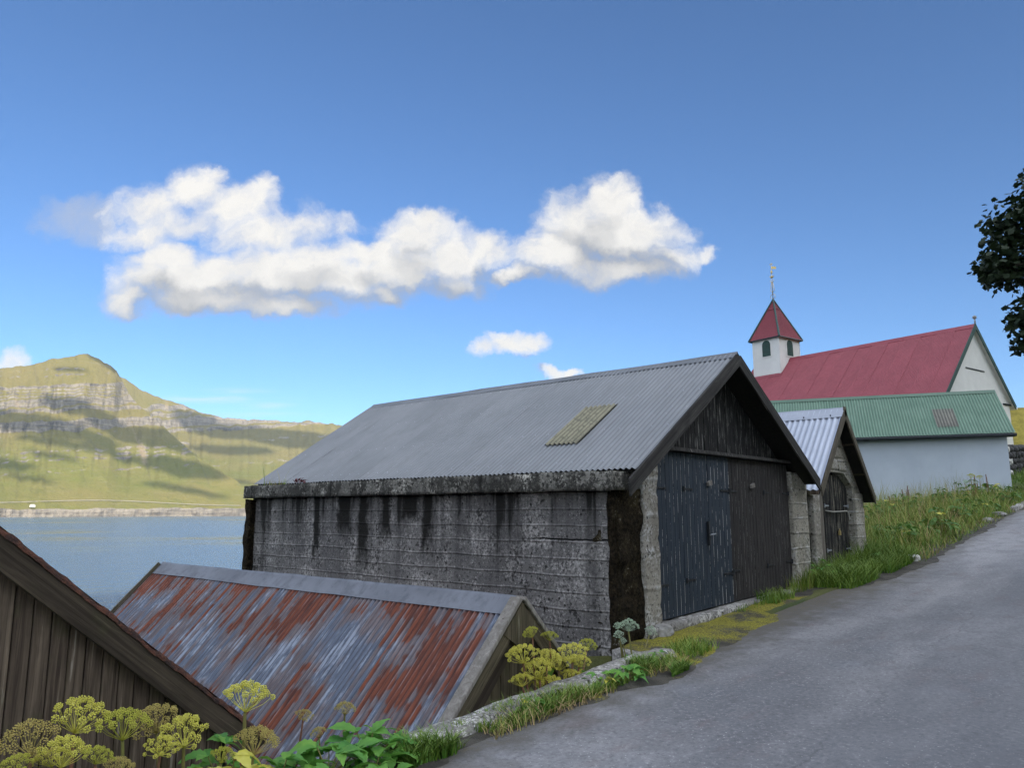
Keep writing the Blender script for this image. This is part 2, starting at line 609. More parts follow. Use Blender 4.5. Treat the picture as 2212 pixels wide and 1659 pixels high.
@material('verge_soil')
def _(k, s):
    p = k.coord()
    n = k.noise(p, 4.0, 6, 0.62)
    m = k.noise(p, 1.3, 5, 0.6)
    f = k.noise(p, 55.0, 4, 0.65)
    c = k.mix(k.step(n, 0.35, 0.7), (0.030, 0.026, 0.020), (0.075, 0.068, 0.052))
    px_ = k.sep(p)[0]
    mossy = k.add(k.step(px_, 3.2, 5.0, 0.0, -0.22), k.step(px_, -0.9, -1.5, 0.0, -0.15))
    c = k.mix(k.step(k.add(k.add(m, mossy), k.mul(k.sub(f, 0.5), 0.35)), 0.40, 0.56, 0, 0.92), c, k.mix(k.step(f, 0.35, 0.65), (0.085, 0.090, 0.008), (0.36, 0.315, 0.020)))
    s(Base_Color=c, Roughness=0.95, Normal=k.bump(k.add(f, n), 0.9, 0.015))

@material('grass_ground')
def _(k, s):
    p = k.coord()
    n = k.noise(p, 0.8, 6, 0.6)
    f = k.noise(p, 30.0, 4, 0.6)
    c = k.mix(k.step(n, 0.35, 0.65), (0.030, 0.055, 0.010), (0.085, 0.090, 0.022))
    c = k.mix(k.step(f, 0.5, 0.8, 0, 0.6), c, (0.03, 0.028, 0.012))
    s(Base_Color=c, Roughness=0.95, Normal=k.bump(f, 0.8, 0.03))

def concrete(name, lo, hi, lichen=0.35, streak=0.0, streak_z=1.5, board=0.19, dark=(0.014, 0.013, 0.011), lines=0.6, runs=(), grow=0.0, crack=None):
    """rough shuttered concrete: board lines, lichen, pits, algae runs"""
    @material(name)
    def _(k, s):
        p = k.coord()
        x, y, z = k.sep(p)
        along = k.add(x, y)
        big = k.noise(p, 0.8, 6, 0.65)
        mid = k.noise(p, 7.0, 6, 0.7)
        spk = k.noise(p, 24.0, 4, 0.75)
        fine = k.noise(p, 60.0, 3, 0.7)
        c = k.mix(k.step(big, 0.32, 0.68), lo, hi)
        zw = k.m('DIVIDE', k.add(z, k.mul(k.sub(k.noise(k.xyz(k.mul(along, .8), 0, k.mul(z, .5)), 1.0, 3), 0.5), 0.07)), board)
        wn = k.node('ShaderNodeTexWhiteNoise', noise_dimensions='1D')
        k.put(wn.inputs['W'], k.m('FLOOR', zw))
        c = k.mix(k.m('MULTIPLY', wn.outputs[0], 0.35 * lines), c, tuple(t * 0.5 for t in lo))
        # speckle of aggregate and lichen
        c = k.mix(k.step(spk, 0.52, 0.64, 0, 0.80), c, tuple(t * 0.30 for t in lo))
        patch = k.add(k.noise(p, 1.7, 6, 0.7), k.mul(k.sub(mid, 0.5), 0.5))
        lm = k.step(k.add(patch, k.mul(k.sub(spk, 0.5), -0.55)), 0.50, 0.66)
        c = k.mix(k.mul(lm, k.step(spk, 0.56, 0.42, 0.10, min(1.0, lichen * 2.0))), c, tuple(min(.62, t * 2.1) for t in hi))
        c = k.mix(k.step(k.sub(k.voro(p, 21.0), k.mul(k.sub(patch, .5), .25)), 0.20, 0.12, 0, lichen * 1.7), c, tuple(min(.66, t * 2.4) for t in hi))
        # board joints: pale laitance edges and dark gaps
        fr = k.m('FRACT', zw)
        ed = k.m('MINIMUM', fr, k.sub(1.0, fr))
        lmod = k.noise(k.xyz(k.mul(along, 1.1), k.m('FLOOR', k.add(zw, 0.5)), 0), 1.3, 5, 0.7)
        c = k.mix(k.mul(k.step(ed, 0.11, 0.02), k.step(k.add(lmod, k.mul(k.sub(mid, .5), .5)), 0.50, 0.60, 0, lines)), c, tuple(min(.6, t * 2.0) for t in hi))
        c = k.mix(k.mul(k.step(ed, 0.07, 0.02), k.step(lmod, 0.47, 0.40, 0, lines)), c, dark)
        # pits and black growth
        bl = k.add(k.noise(p, 3.3, 6, 0.75), k.mul(k.sub(spk, 0.5), 0.35))
        c = k.mix(k.step(bl, 0.60 - grow, 0.68 - grow, 0, 0.78), c, dark)
        c = k.mix(k.step(k.voro(k.v('ADD', p, (5, 3, 1)), 7.0), 0.15, 0.10, 0, 0.85), c, dark)
        if streak:
            # black algae runs that start under the eave
            rag = k.sub(k.noise(k.xyz(k.mul(along, 7.0), 0.0, k.mul(z, 2.6)), 1.0, 6, 0.75), 0.5)
            sn = k.noise(k.xyz(k.mul(along, 2.6), 3.0, k.mul(z, 0.12)), 1.0, 4, 0.65, 0.1)
            depth = k.step(z, streak_z - 1.5, streak_z + 0.05, -0.15, 0.07)
            acc = k.step(k.add(k.add(sn, k.mul(rag, 0.25)), depth), 0.60, 0.67, 0, 0.9)
            for (ys, wd, ln) in runs:
                g = k.m('DIVIDE', k.m('ABSOLUTE', k.sub(y, ys)), wd)
                t = k.m('DIVIDE', k.sub(streak_z, z), ln)
                m = k.add(k.sub(1.0, k.m('MAXIMUM', g, k.m('POWER', k.m('MAXIMUM', t, 0.0), 1.6))), k.mul(k.add(rag, k.mul(k.sub(mid, 0.5), 0.9)), 1.5))
                acc = k.m('MAXIMUM', acc, k.step(m, -0.22, 0.55))
            soft = k.step(k.add(k.add(sn, k.mul(rag, 0.25)), k.mul(depth, 0.5)), 0.44, 0.64, 0, 0.68)
            c = k.mix(soft, c, tuple(t * 0.40 for t in lo))
            c = k.mix(k.mul(acc, streak), c, dark)
        if crack:
            cz = k.m('ABSOLUTE', k.sub(z, k.m('MULTIPLY_ADD', k.sub(k.noise(k.xyz(k.mul(along, 4.0), 0, 0), 1.0, 5, 0.7), 0.5), 0.06, crack[0])))
            c = k.mix(k.mul(k.step(cz, 0.014, 0.006), k.step(y, crack[1], crack[1] - .4)), c, (0.004, 0.004, 0.004))
        h = k.add(k.add(k.mul(mid, 1.2), k.mul(spk, 0.8)), k.mul(k.step(ed, 0.10, 0.0), 0.7))
        s(Base_Color=c, Roughness=0.92, Normal=k.bump(h, 1.0, 0.016), Specular_IOR_Level=0.2)

RUNS = ((1.93, .10, 1.0), (1.20, .20, .55), (.72, .15, 1.05), (.19, .13, .60), (-.35, .22, .35), (-.72, .12, .75))
concrete('concrete_wall', (0.138, 0.132, 0.128), (0.225, 0.214, 0.200), 0.36, 0.98, 1.5, 0.19, runs=RUNS, grow=.03, crack=(.985, -2.4), lines=0.38)
concrete('concrete_beam', (0.125, 0.120, 0.105), (0.24, 0.23, 0.20), 0.55, 0.97, 2.2, 0.30, lines=0.2, grow=.15)
concrete('concrete_pier', (0.23, 0.21, 0.175), (0.37, 0.345, 0.295), 0.26, 0.0, 1.6, 0.42, lines=0.35)
concrete('concrete_pale', (0.26, 0.24, 0.195), (0.40, 0.37, 0.305), 0.16, 0.0, 2.4, 0.24, lines=0.45)
concrete('concrete_kerb', (0.19, 0.18, 0.165), (0.30, 0.285, 0.265), 0.45, 0.0, 0, 3.0, lines=0.0)

@material('black_moss')
def _(k, s):
    p = k.coord()
    n = k.noise(p, 7.0, 6, 0.75)
    f = k.noise(p, 26.0, 5, 0.75)
    g = k.noise(p, 2.4, 6, 0.7)
    c = k.mix(k.step(f, 0.35, 0.65), (0.005, 0.004, 0.003), (0.040, 0.030, 0.017))
    c = k.mix(k.step(g, 0.52, 0.64, 0, 0.75), c, (0.075, 0.060, 0.030))
    c = k.mix(k.step(n, 0.56, 0.66, 0, 0.6), c, (0.006, 0.005, 0.004))
    c = k.mix(k.step(k.add(g, k.mul(k.sub(f, 0.5), 1.1)), 0.68, 0.80, 0, 0.85), c, (0.30, 0.29, 0.26))
    s(Base_Color=c, Roughness=1.0, Normal=k.bump(k.add(n, f), 1.0, 0.05), Specular_IOR_Level=0.1)

def wood(name, base, dark, pale, chip=0.3, chips_at_edge=0.0, edge=0.05, rough=0.85, green=0.0, grain=34.0, edge_col=(0.5, 0.5, 0.48), chip_at=0.66):
    """vertical plank: local X across, Z along the grain"""
    @material(name)
    def _(k, s):
        p = k.coord()
        x, y, z = k.sep(p)
        r = k.rnd()
        off = k.mul(r, 37.0)
        gv = k.xyz(k.add(k.mul(x, 1.0), off), k.mul(y, 0.6), k.mul(z, 0.045))
        g = k.noise(gv, grain, 5, 0.65, 0.8)
        g2 = k.noise(k.xyz(k.add(x, off), y, k.mul(z, 0.02)), grain * 3.2, 4, 0.7)
        n = k.noise(k.v('ADD', p, k.xyz(off, 0, off)), 3.0, 5, 0.6)
        c = k.mix(k.step(g, 0.34, 0.66), dark, base)
        c = k.mix(k.step(n, 0.4, 0.75, 0, 0.6), c, dark)
        c = k.mix(k.mul(r, 0.35), c, dark)
        ch = k.add(k.add(g, k.mul(k.sub(g2, 0.5), 0.8)), k.mul(k.sub(n, 0.5), 0.5))
        c = k.mix(k.step(ch, chip_at, chip_at + 0.12, 0, chip), c, pale)
        c = k.mix(k.step(g2, 0.44, 0.30, 0, 0.6), c, tuple(t * 0.35 for t in dark))
        if green:
            c = k.mix(k.step(n, 0.52, 0.72, 0, green), c, (0.085, 0.095, 0.035))
        if chips_at_edge:
            ex = k.step(x, edge - 0.014, edge - 0.009)
            zn = k.noise(k.xyz(k.mul(off, 3.1), k.m('SIGN', x), k.mul(z, 2.6)), 1.0, 6, 0.75)
            c = k.mix(k.mul(ex, k.step(zn, 0.47, 0.55, 0, chips_at_edge)), c, edge_col)
        s(Base_Color=c, Roughness=rough, Normal=k.bump(k.add(g, k.mul(g2, 0.6)), 0.7, 0.006), Specular_IOR_Level=0.3)

wood('door_blue', (0.026, 0.040, 0.058), (0.016, 0.024, 0.037), (0.11, 0.125, 0.14), 0.40, 0.95, 0.050, 0.62)
wood('door_brown', (0.042, 0.036, 0.033), (0.018, 0.016, 0.016), (0.15, 0.125, 0.11), 0.6, 0.30, 0.050, 0.8)
wood('gable_black', (0.026, 0.025, 0.025), (0.009, 0.009, 0.009), (0.26, 0.25, 0.235), 0.95, 0.2, 0.065, 0.9, chip_at=0.58)
wood('barge_black', (0.070, 0.065, 0.060), (0.018, 0.017, 0.016), (0.24, 0.23, 0.21), 0.8, 0.0, 0.05, 0.9, 0.0, 22.0)
wood('shed_brown', (0.178, 0.138, 0.100), (0.048, 0.034, 0.025), (0.33, 0.29, 0.24), 0.75, 0.0, 0.05, 0.9, 0.35, 26.0)
wood('shed_olive', (0.150, 0.125, 0.078), (0.055, 0.045, 0.028), (0.30, 0.275, 0.21), 0.75, 0.0, 0.05, 0.9, 0.3, 30.0)
wood('barge_brown', (0.082, 0.064, 0.044), (0.028, 0.021, 0.015), (0.19, 0.15, 0.11), 0.4, 0.0, 0.05, 0.9, 0.2, 18.0)
wood('barge_grey', (0.31, 0.29, 0.26), (0.17, 0.155, 0.135), (0.46, 0.44, 0.41), 0.6, 0.0, 0.05, 0.9, 0.0, 24.0)
wood('barge_tan', (0.145, 0.125, 0.09), (0.065, 0.055, 0.04), (0.25, 0.225, 0.18), 0.5, 0.0, 0.05, 0.9, 0.25, 20.0)
wood('plank_grey', (0.235, 0.215, 0.185), (0.12, 0.105, 0.085), (0.36, 0.34, 0.31), 0.6, 0.0, 0.05, 0.9, 0.0, 26.0)
wood('plank_peeling', (0.016, 0.016, 0.016), (0.008, 0.008, 0.008), (0.26, 0.235, 0.18), 1.0, 0.5, 0.05, 0.85, 0.0, 20.0, (0.25, 0.23, 0.18), 0.56)
wood('soffit_dark', (0.020, 0.018, 0.015), (0.008, 0.008, 0.007), (0.06, 0.055, 0.045), 0.4)

def sheet_metal(name, lo, hi, stain, stain_amt=0.4, rough=0.55, metal=0.0, spots=0.2, sx=(1, 1, 1), trough=0.0):
    @material(name)
    def _(k, s):
        p = k.coord()
        r = k.rnd()
        q = k.v('ADD', p, k.xyz(k.mul(r, 9.0), 0, 0))
        n = k.noise(q, 0.9, 6, 0.6)
        m = k.noise(q, 6.0, 5, 0.65, stretch=sx)
        f = k.noise(p, 45.0, 3, 0.6)
        c = k.mix(k.step(n, 0.3, 0.7), lo, hi)
        c = k.mix(k.step(m, 0.45, 0.75, 0, stain_amt), c, stain)
        c = k.mix(k.mul(r, 0.07), c, tuple(t * 0.75 for t in lo))
        sp = k.voro(p, 9.0)
        c = k.mix(k.step(sp, 0.10, 0.06, 0, spots), c, tuple(min(1, t * 1.6) for t in hi))
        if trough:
            # dirt in the troughs, with groove shade painted in so the waves show
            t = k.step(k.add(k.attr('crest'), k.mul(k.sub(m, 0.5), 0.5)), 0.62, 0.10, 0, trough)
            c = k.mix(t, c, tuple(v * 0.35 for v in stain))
        s(Base_Color=c, Roughness=k.m('MULTIPLY_ADD', m, 0.25, rough - 0.1), Metallic=metal, Normal=k.bump(f, 0.15, 0.002))

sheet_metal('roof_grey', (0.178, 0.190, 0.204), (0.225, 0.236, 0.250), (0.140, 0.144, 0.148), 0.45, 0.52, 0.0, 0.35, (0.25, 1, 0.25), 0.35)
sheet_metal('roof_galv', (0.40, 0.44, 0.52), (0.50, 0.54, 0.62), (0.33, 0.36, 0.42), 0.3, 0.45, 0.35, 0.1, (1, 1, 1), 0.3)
sheet_metal('roof_red', (0.235, 0.040, 0.055), (0.285, 0.052, 0.070), (0.19, 0.035, 0.048), 0.45, 0.55, 0.0, 0.1, (1, 1, 0.4))
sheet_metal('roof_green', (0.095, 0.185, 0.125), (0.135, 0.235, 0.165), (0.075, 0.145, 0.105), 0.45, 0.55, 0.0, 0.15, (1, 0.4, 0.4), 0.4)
sheet_metal('trim_green', (0.018, 0.060, 0.052), (0.024, 0.075, 0.064), (0.015, 0.045, 0.040), 0.3, 0.5)
sheet_metal('trim_dark', (0.012, 0.016, 0.022), (0.018, 0.024, 0.032), (0.03, 0.03, 0.03), 0.3, 0.4)
sheet_metal('old_zinc', (0.115, 0.125, 0.150), (0.19, 0.205, 0.235), (0.06, 0.065, 0.085), 0.6, 0.55, 0.2, 0.1, (1, 1, 1))
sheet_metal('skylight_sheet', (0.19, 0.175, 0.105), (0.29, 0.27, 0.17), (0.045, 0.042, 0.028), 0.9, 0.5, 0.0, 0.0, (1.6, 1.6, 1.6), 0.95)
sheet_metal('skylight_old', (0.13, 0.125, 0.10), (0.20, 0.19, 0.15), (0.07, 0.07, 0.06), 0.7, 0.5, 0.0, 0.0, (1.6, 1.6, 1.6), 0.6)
plain('iron_black', (0.022, 0.024, 0.028), 0.5, 0.3, 20, 0.3, 0.4)
plain('iron_zinc', (0.40, 0.42, 0.46), 0.45, 0.2, 20, 0.2, 0.5)
plain('gilt', (0.62, 0.47, 0.20), 0.4, 0.15, 20, 0.05, 0.6)
plain('rope_pale', (0.42, 0.40, 0.36), 0.9, 0.2, 40, 0.3)
plain('paint_white', (0.72, 0.71, 0.67), 0.75, 0.05, 1.2, 0.05)
plain('louvre_green', (0.014, 0.050, 0.040), 0.6, 0.2, 6, 0.1)
plain('interior_dark', (0.006, 0.006, 0.006), 0.95, 0.1, 5, 0.1)
plain('glass_dark', (0.02, 0.025, 0.03), 0.08, 0.1, 2, 0.0)
plain('tree_bark', (0.06, 0.05, 0.04), 0.95, 0.3, 12, 0.8)
plain('stone_dark', (0.040, 0.039, 0.038), 0.9, 0.5, 6, 0.6)
plain('stone_pale', (0.30, 0.29, 0.27), 0.9, 0.35, 7, 0.5)
plain('stone_lichen', (0.55, 0.54, 0.50), 0.9, 0.3, 9, 0.4)

@material('render_grey')
def _(k, s):
    p = k.coord()
    n = k.noise(p, 0.7, 5, 0.6)
    m = k.noise(p, 3.0, 5, 0.6, stretch=(1, 1, 0.3))
    f = k.noise(p, 90.0, 3, 0.6)
    c = k.mix(k.step(n, 0.3, 0.7), (0.44, 0.49, 0.545), (0.51, 0.56, 0.61))
    c = k.mix(k.step(m, 0.55, 0.8, 0, 0.35), c, (0.38, 0.42, 0.46))
    s(Base_Color=c, Roughness=0.85, Normal=k.bump(f, 0.35, 0.003))

@material('roof_rust')
def _(k, s):
    # waves run along local slope; X/Z fall together, so (Y, slope) are the sheet coordinates
    p = k.coord()
    x, y, z = k.sep(p)
    sl = k.mul(k.add(z, x), 0.707)
    q = k.xyz(k.mul(y, 13.0), k.mul(sl, 1.35), 0.0)
    cell = k.m('FLOOR', k.m('DIVIDE', k.add(y, 3.6), 0.068762))
    wn = k.node('ShaderNodeTexWhiteNoise', noise_dimensions='1D')
    k.put(wn.inputs['W'], cell)
    a = k.noise(q, 1.0, 5, 0.6)
    b = k.noise(k.xyz(k.mul(y, 0.95), k.mul(sl, 1.0), 4.0), 1.0, 4, 0.6)
    c3 = k.noise(k.xyz(k.mul(y, 40.0), k.mul(sl, 3.0), 7.0), 1.0, 5, 0.7)
    top = k.step(sl, 0.35, 1.10, 0.0, 1.0)         # just below the ridge flashing the zinc is gone
    rn = k.add(k.add(k.mul(a, 0.42), k.mul(b, 0.80)), k.mul(k.sub(wn.outputs[0], 0.5), 0.15))
    rn = k.add(rn, k.mul(top, 0.060))
    zinc = k.mix(k.step(c3, 0.3, 0.7), (0.062, 0.080, 0.118), (0.112, 0.138, 0.190))
    pale = k.step(k.add(k.mul(c3, 0.60), k.mul(k.noise(k.xyz(k.mul(y, 2.6), k.mul(sl, 1.2), 9.0), 1.0, 5, 0.65), 0.6)), 0.600, 0.69)
    col = k.mix(pale, zinc, (0.235, 0.27, 0.335))
    purple = k.step(rn, 0.535, 0.625, 0, 0.9)
    col = k.mix(purple, col, k.mix(k.step(c3, .3, .7), (0.070, 0.052, 0.056), (0.140, 0.098, 0.096)))
    rust = k.step(rn, 0.655, 0.695, 0, 0.97)
    rcol = k.mix(k.step(k.add(k.mul(a, 0.5), k.mul(c3, 0.5)), 0.36, 0.64), (0.062, 0.018, 0.012), (0.205, 0.050, 0.018))
    col = k.mix(rust, col, rcol)
    cr = k.attr('crest')  # valleys darkened: rust and dirt plus painted shade; crests paled
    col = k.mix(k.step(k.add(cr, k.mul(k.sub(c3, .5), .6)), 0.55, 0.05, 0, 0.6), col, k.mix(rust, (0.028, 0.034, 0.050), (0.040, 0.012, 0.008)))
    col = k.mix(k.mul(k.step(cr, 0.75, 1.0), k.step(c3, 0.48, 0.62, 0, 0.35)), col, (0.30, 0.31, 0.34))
    s(Base_Color=col, Roughness=k.m('MULTIPLY_ADD', rust, 0.3, 0.50), Metallic=k.mul(k.sub(1.0, purple), 0.25),
      Normal=k.bump(c3, 0.25, 0.003))

@material('rust_edge')
def _(k, s):
    p = k.coord()
    n = k.noise(p, 14.0, 6, 0.7)
    f = k.noise(p, 60.0, 4, 0.7)
    c = k.mix(k.step(n, 0.35, 0.65), (0.026, 0.013, 0.010), (0.120, 0.042, 0.022))
    c = k.mix(k.step(f, 0.60, 0.75, 0, 0.6), c, (0.20, 0.075, 0.032))
    s(Base_Color=c, Roughness=0.95, Normal=k.bump(k.add(n, f), 1.0, 0.02))

def leafy(name, c1, c2, c3, rough=0.55, trans=0.35):
    @material(name)
    def _(k, s):
        p = k.coord()
        r = k.rnd()
        n = k.noise(k.v('ADD', p, k.xyz(k.mul(r, 50), 0, 0)), 7.0, 4, 0.6)
        c = k.mix(r, c1, c2)
        c = k.mix(k.step(n, 0.45, 0.8, 0, 0.7), c, c3)
        s(Base_Color=c, Roughness=rough, Subsurface_Weight=0.0, Specular_IOR_Level=0.35,
          Normal=k.bump(k.noise(p, 40.0, 3), 0.3, 0.003))
        # thin leaves let light through
        t = k.t
        bs = [n_ for n_ in t.nodes if n_.type == 'BSDF_PRINCIPLED'][0]
        out = [n_ for n_ in t.nodes if n_.type == 'OUTPUT_MATERIAL'][0]
        tr = k.node('ShaderNodeBsdfTranslucent')
        k.put(tr.inputs['Color'], c)
        mx = k.node('ShaderNodeMixShader')
        mx.inputs[0].default_value = trans
        t.links.new(bs.outputs[0], mx.inputs[1])
        t.links.new(tr.outputs[0], mx.inputs[2])
        t.links.new(mx.outputs[0], out.inputs['Surface'])

leafy('leaf_green', (0.090, 0.270, 0.050), (0.190, 0.390, 0.060), (0.055, 0.180, 0.050))
leafy('leaf_dark', (0.060, 0.150, 0.028), (0.120, 0.220, 0.035), (0.045, 0.105, 0.028))
leafy('leaf_yellow', (0.66, 0.60, 0.08), (0.56, 0.54, 0.12), (0.70, 0.65, 0.30))
leafy('leaf_tree', (0.012, 0.024, 0.009), (0.020, 0.036, 0.012), (0.010, 0.018, 0.007), 0.6, 0.12)
leafy('umbel_yellow', (0.62, 0.58, 0.08), (0.68, 0.64, 0.12), (0.74, 0.70, 0.26), 0.8, 0.2)
leafy('umbel_green', (0.42, 0.43, 0.055), (0.48, 0.48, 0.07), (0.55, 0.52, 0.12), 0.8, 0.2)
leafy('umbel_brown', (0.42, 0.34, 0.10), (0.48, 0.40, 0.12), (0.30, 0.20, 0.08), 0.85, 0.15)
leafy('umbel_white', (0.50, 0.62, 0.46), (0.54, 0.64, 0.50), (0.26, 0.38, 0.20), 0.8, 0.2)
leafy('stem_green', (0.19, 0.19, 0.055), (0.23, 0.20, 0.07), (0.16, 0.10, 0.05), 0.6, 0.1)
leafy('stem_red', (0.20, 0.09, 0.06), (0.24, 0.13, 0.08), (0.22, 0.18, 0.07), 0.6, 0.1)
leafy('plant_red', (0.16, 0.030, 0.035), (0.11, 0.020, 0.028), (0.20, 0.07, 0.05), 0.6, 0.2)

@material('grass_blades')
def _(k, s):
    t = k.attr('tint')
    h = k.attr('tip')
    c = k.mix(k.step(t, 0.0, 0.55), (0.050, 0.160, 0.012), (0.150, 0.245, 0.024))
    c = k.mix(k.step(t, 0.55, 0.82), c, (0.30, 0.265, 0.070))
    c = k.mix(k.step(t, 0.82, 1.0), c, (0.40, 0.28, 0.15))
    c = k.mix(k.mul(h, 0.25), c, (0.36, 0.34, 0.12))
    s(Base_Color=c, Roughness=0.65, Specular_IOR_Level=0.3)

@material('water')
def _(k, s):
    p = k.coord()
    a = k.noise(p, 0.75, 3, 0.6)
    b = k.noise(p, 0.16, 4, 0.6)
    c = k.noise(p, 0.0042, 4, 0.55)
    wind = k.step(c, 0.36, 0.50, 0.25, 1.0)
    h = k.mul(k.add(k.mul(a, 0.36), k.mul(b, 1.0)), wind)
    s(Base_Color=(0.055, 0.105, 0.175), Roughness=k.m('MULTIPLY_ADD', wind, 0.15, 0.06), IOR=1.33, Normal=k.bump(h, 1.0, 1.0), Specular_IOR_Level=0.5)

@material('mountain_ground')
def _(k, s):
    p = k.coord()
    rock = k.attr('rock')
    gully = k.attr('gully')
    hgt = k.attr('hgt')
    scree = k.attr('scree')
    n = k.noise(p, 0.004, 5, 0.6)
    m = k.noise(p, 0.022, 6, 0.65)
    f = k.noise(p, 0.09, 4, 0.7)
    vert = k.noise(p, 0.05, 4, 0.7, stretch=(1, 1, 0.18))
    g = k.mix(k.step(n, 0.3, 0.7), (0.104, 0.112, 0.024), (0.146, 0.126, 0.040))
    g = k.mix(k.step(hgt, 0.20, 0.75, 0, 0.75), g, (0.138, 0.114, 0.046))
    g = k.mix(k.step(m, 0.5, 0.75, 0, 0.5), g, (0.078, 0.086, 0.022))
    g = k.mix(k.step(f, 0.58, 0.8, 0, 0.35), g, (0.20, 0.175, 0.085))
    strata = k.noise(p, 1.0, 4, 0.65, stretch=(0.006, 0.006, 0.16))
    rk = k.mix(k.step(k.add(k.mul(vert, 0.45), k.mul(strata, 0.55)), 0.36, 0.62), (0.085, 0.076, 0.068), (0.205, 0.183, 0.152))
    g = k.mix(k.step(strata, 0.58, 0.72, 0, 0.45), g, (0.165, 0.145, 0.100))
    rmask = k.step(k.add(rock, k.mul(k.sub(f, 0.5), 0.45)), 0.34, 0.66)
    c = k.mix(rmask, g, rk)
    c = k.mix(k.mul(k.step(gully, 0.6, 0.95), 0.30), c, (0.070, 0.062, 0.042))
    c = k.mix(k.mul(k.step(k.add(scree, k.mul(k.sub(f, 0.5), 0.5)), 0.4, 0.7), 0.8), c, (0.225, 0.175, 0.115))
    s(Base_Color=c, Roughness=0.95, Normal=k.bump(k.add(m, f), 0.7, 12.0), Specular_IOR_Level=0.1)

@material('cloud_vapour')
def _(k, s):
    s(Base_Color=(0.85, 0.85, 0.86), Roughness=1.0, Specular_IOR_Level=0.0)

@material('turf_roof')
def _(k, s):
    p = k.coord()
    n = k.noise(p, 3.0, 6, 0.65)
    c = k.mix(k.step(n, 0.3, 0.7), (0.22, 0.185, 0.030), (0.36, 0.30, 0.055))
    s(Base_Color=c, Roughness=0.95, Normal=k.bump(n, 0.8, 0.05))

plain('track_gravel', (0.17, 0.155, 0.12), 0.9, 0.1, 1, 0.0)
plain('dock_seed', (0.17, 0.075, 0.040), 0.9, 0.4, 20, 0.2)
# ================================================================= the setting
_RX = np.array([-400, -60, -30, -14, -8.25, -4.5, -1.5, 2, 4.5, 7, 12.5, 20, 25, 30, 45, 80, 150, 600], float)
_RZ = np.array([-12, -2.6, -1.35, -.62, -.40, -.33, -.19, .0, .13, .28, .83, 1.47, 1.85, 2.25, 3.5, 6.5, 11, 20], float)
_fx = np.linspace(-400, 600, 8001)
_fz = np.interp(_fx, _RX, _RZ)
_ker = np.hanning(17); _ker /= _ker.sum()
_fz = np.convolve(np.pad(_fz, 8, mode='edge'), _ker, mode='valid')
def road_z(x):
    return np.interp(x, _fx, _fz)
_EX = [-400, -6, -2.6, -1.7, -1.0, 0, 1.5, 3, 4.3, 5, 8, 14, 25, 600]
_EY = [-.85, -.85, -.90, -1.10, -1.05, -.92, -.72, -.45, -.42, -.85, -1.0, -1.0, -.95, -.95]
def road_edge(x):
    x = np.asarray(x, float)
    return np.interp(x, _EX, _EY) + (fbm(x * 2.2, 0.5, 0, 4, 5) - 0.5) * 0.22
KERB_Y = -0.65
SEA_Z = -12.7

def sstep(a, b, t):
    t = np.clip((np.asarray(t, float) - a) / (b - a), 0, 1)
    return t * t * (3 - 2 * t)

def ground_z(x, y):
    x, y = np.broadcast_arrays(np.asarray(x, float), np.asarray(y, float))
    b = road_z(x)
    yy = np.maximum(y - KERB_Y, 0)
    low = 0.26 + 0.60 * sstep(-1.6, -2.6, x)
    left = b - low - 0.20 * yy
    mid = b - 0.02 - 0.10 * yy
    right = b + 0.02 - 0.10 * yy
    t = sstep(-0.86, -0.94, x)
    z = np.where(x < 2, mid * (1 - t) + left * t, right)
    z = np.where(y <= KERB_Y, b - 0.06, z)
    z = z - 0.22 * np.maximum(y - 9, 0) - 0.004 * np.maximum(y - 12, 0) ** 1.6
    up = np.maximum(-6.6 - y, 0)
    z = z + np.where(up > 0, np.interp(up, [0, 3, 55, 190, 450, 600, 700, 1400], [0, .9, 15, 76, 262, 350, 385, 400]), 0)
    bump = (fbm(x * 0.02, y * 0.02, 0, 4, 8) - 0.5) * np.clip(up / 12, 0, 8) + (fbm(x * .6, y * .6, 0, 3, 9) - .5) * .12 * (y > -0.6)
    return z + bump

def build_ground():
    X = np.unique(np.concatenate([np.linspace(-60, -9, 52), np.linspace(-9, 9, 91), np.linspace(9, 34, 72), np.linspace(34, 150, 60),
                                  np.linspace(-2500, -60, 40), np.linspace(150, 2500, 40), [-0.86, -0.94]]))
    Y = np.unique(np.concatenate([np.linspace(-1400, -60, 60), np.linspace(-60, -6.6, 40), np.linspace(-6.6, KERB_Y - .01, 12),
                                  np.linspace(KERB_Y + .01, 12, 50), np.linspace(12, 120, 50)]))
    XX, YY = np.meshgrid(X, Y, indexing='ij')
    Z = ground_z(XX, YY)
    V = np.stack([XX, YY, Z], -1).reshape(-1, 3)
    structure('ground', np_mesh('ground', V, grid_faces(len(X), len(Y))[:, ::-1], 'grass_ground'))
build_ground()

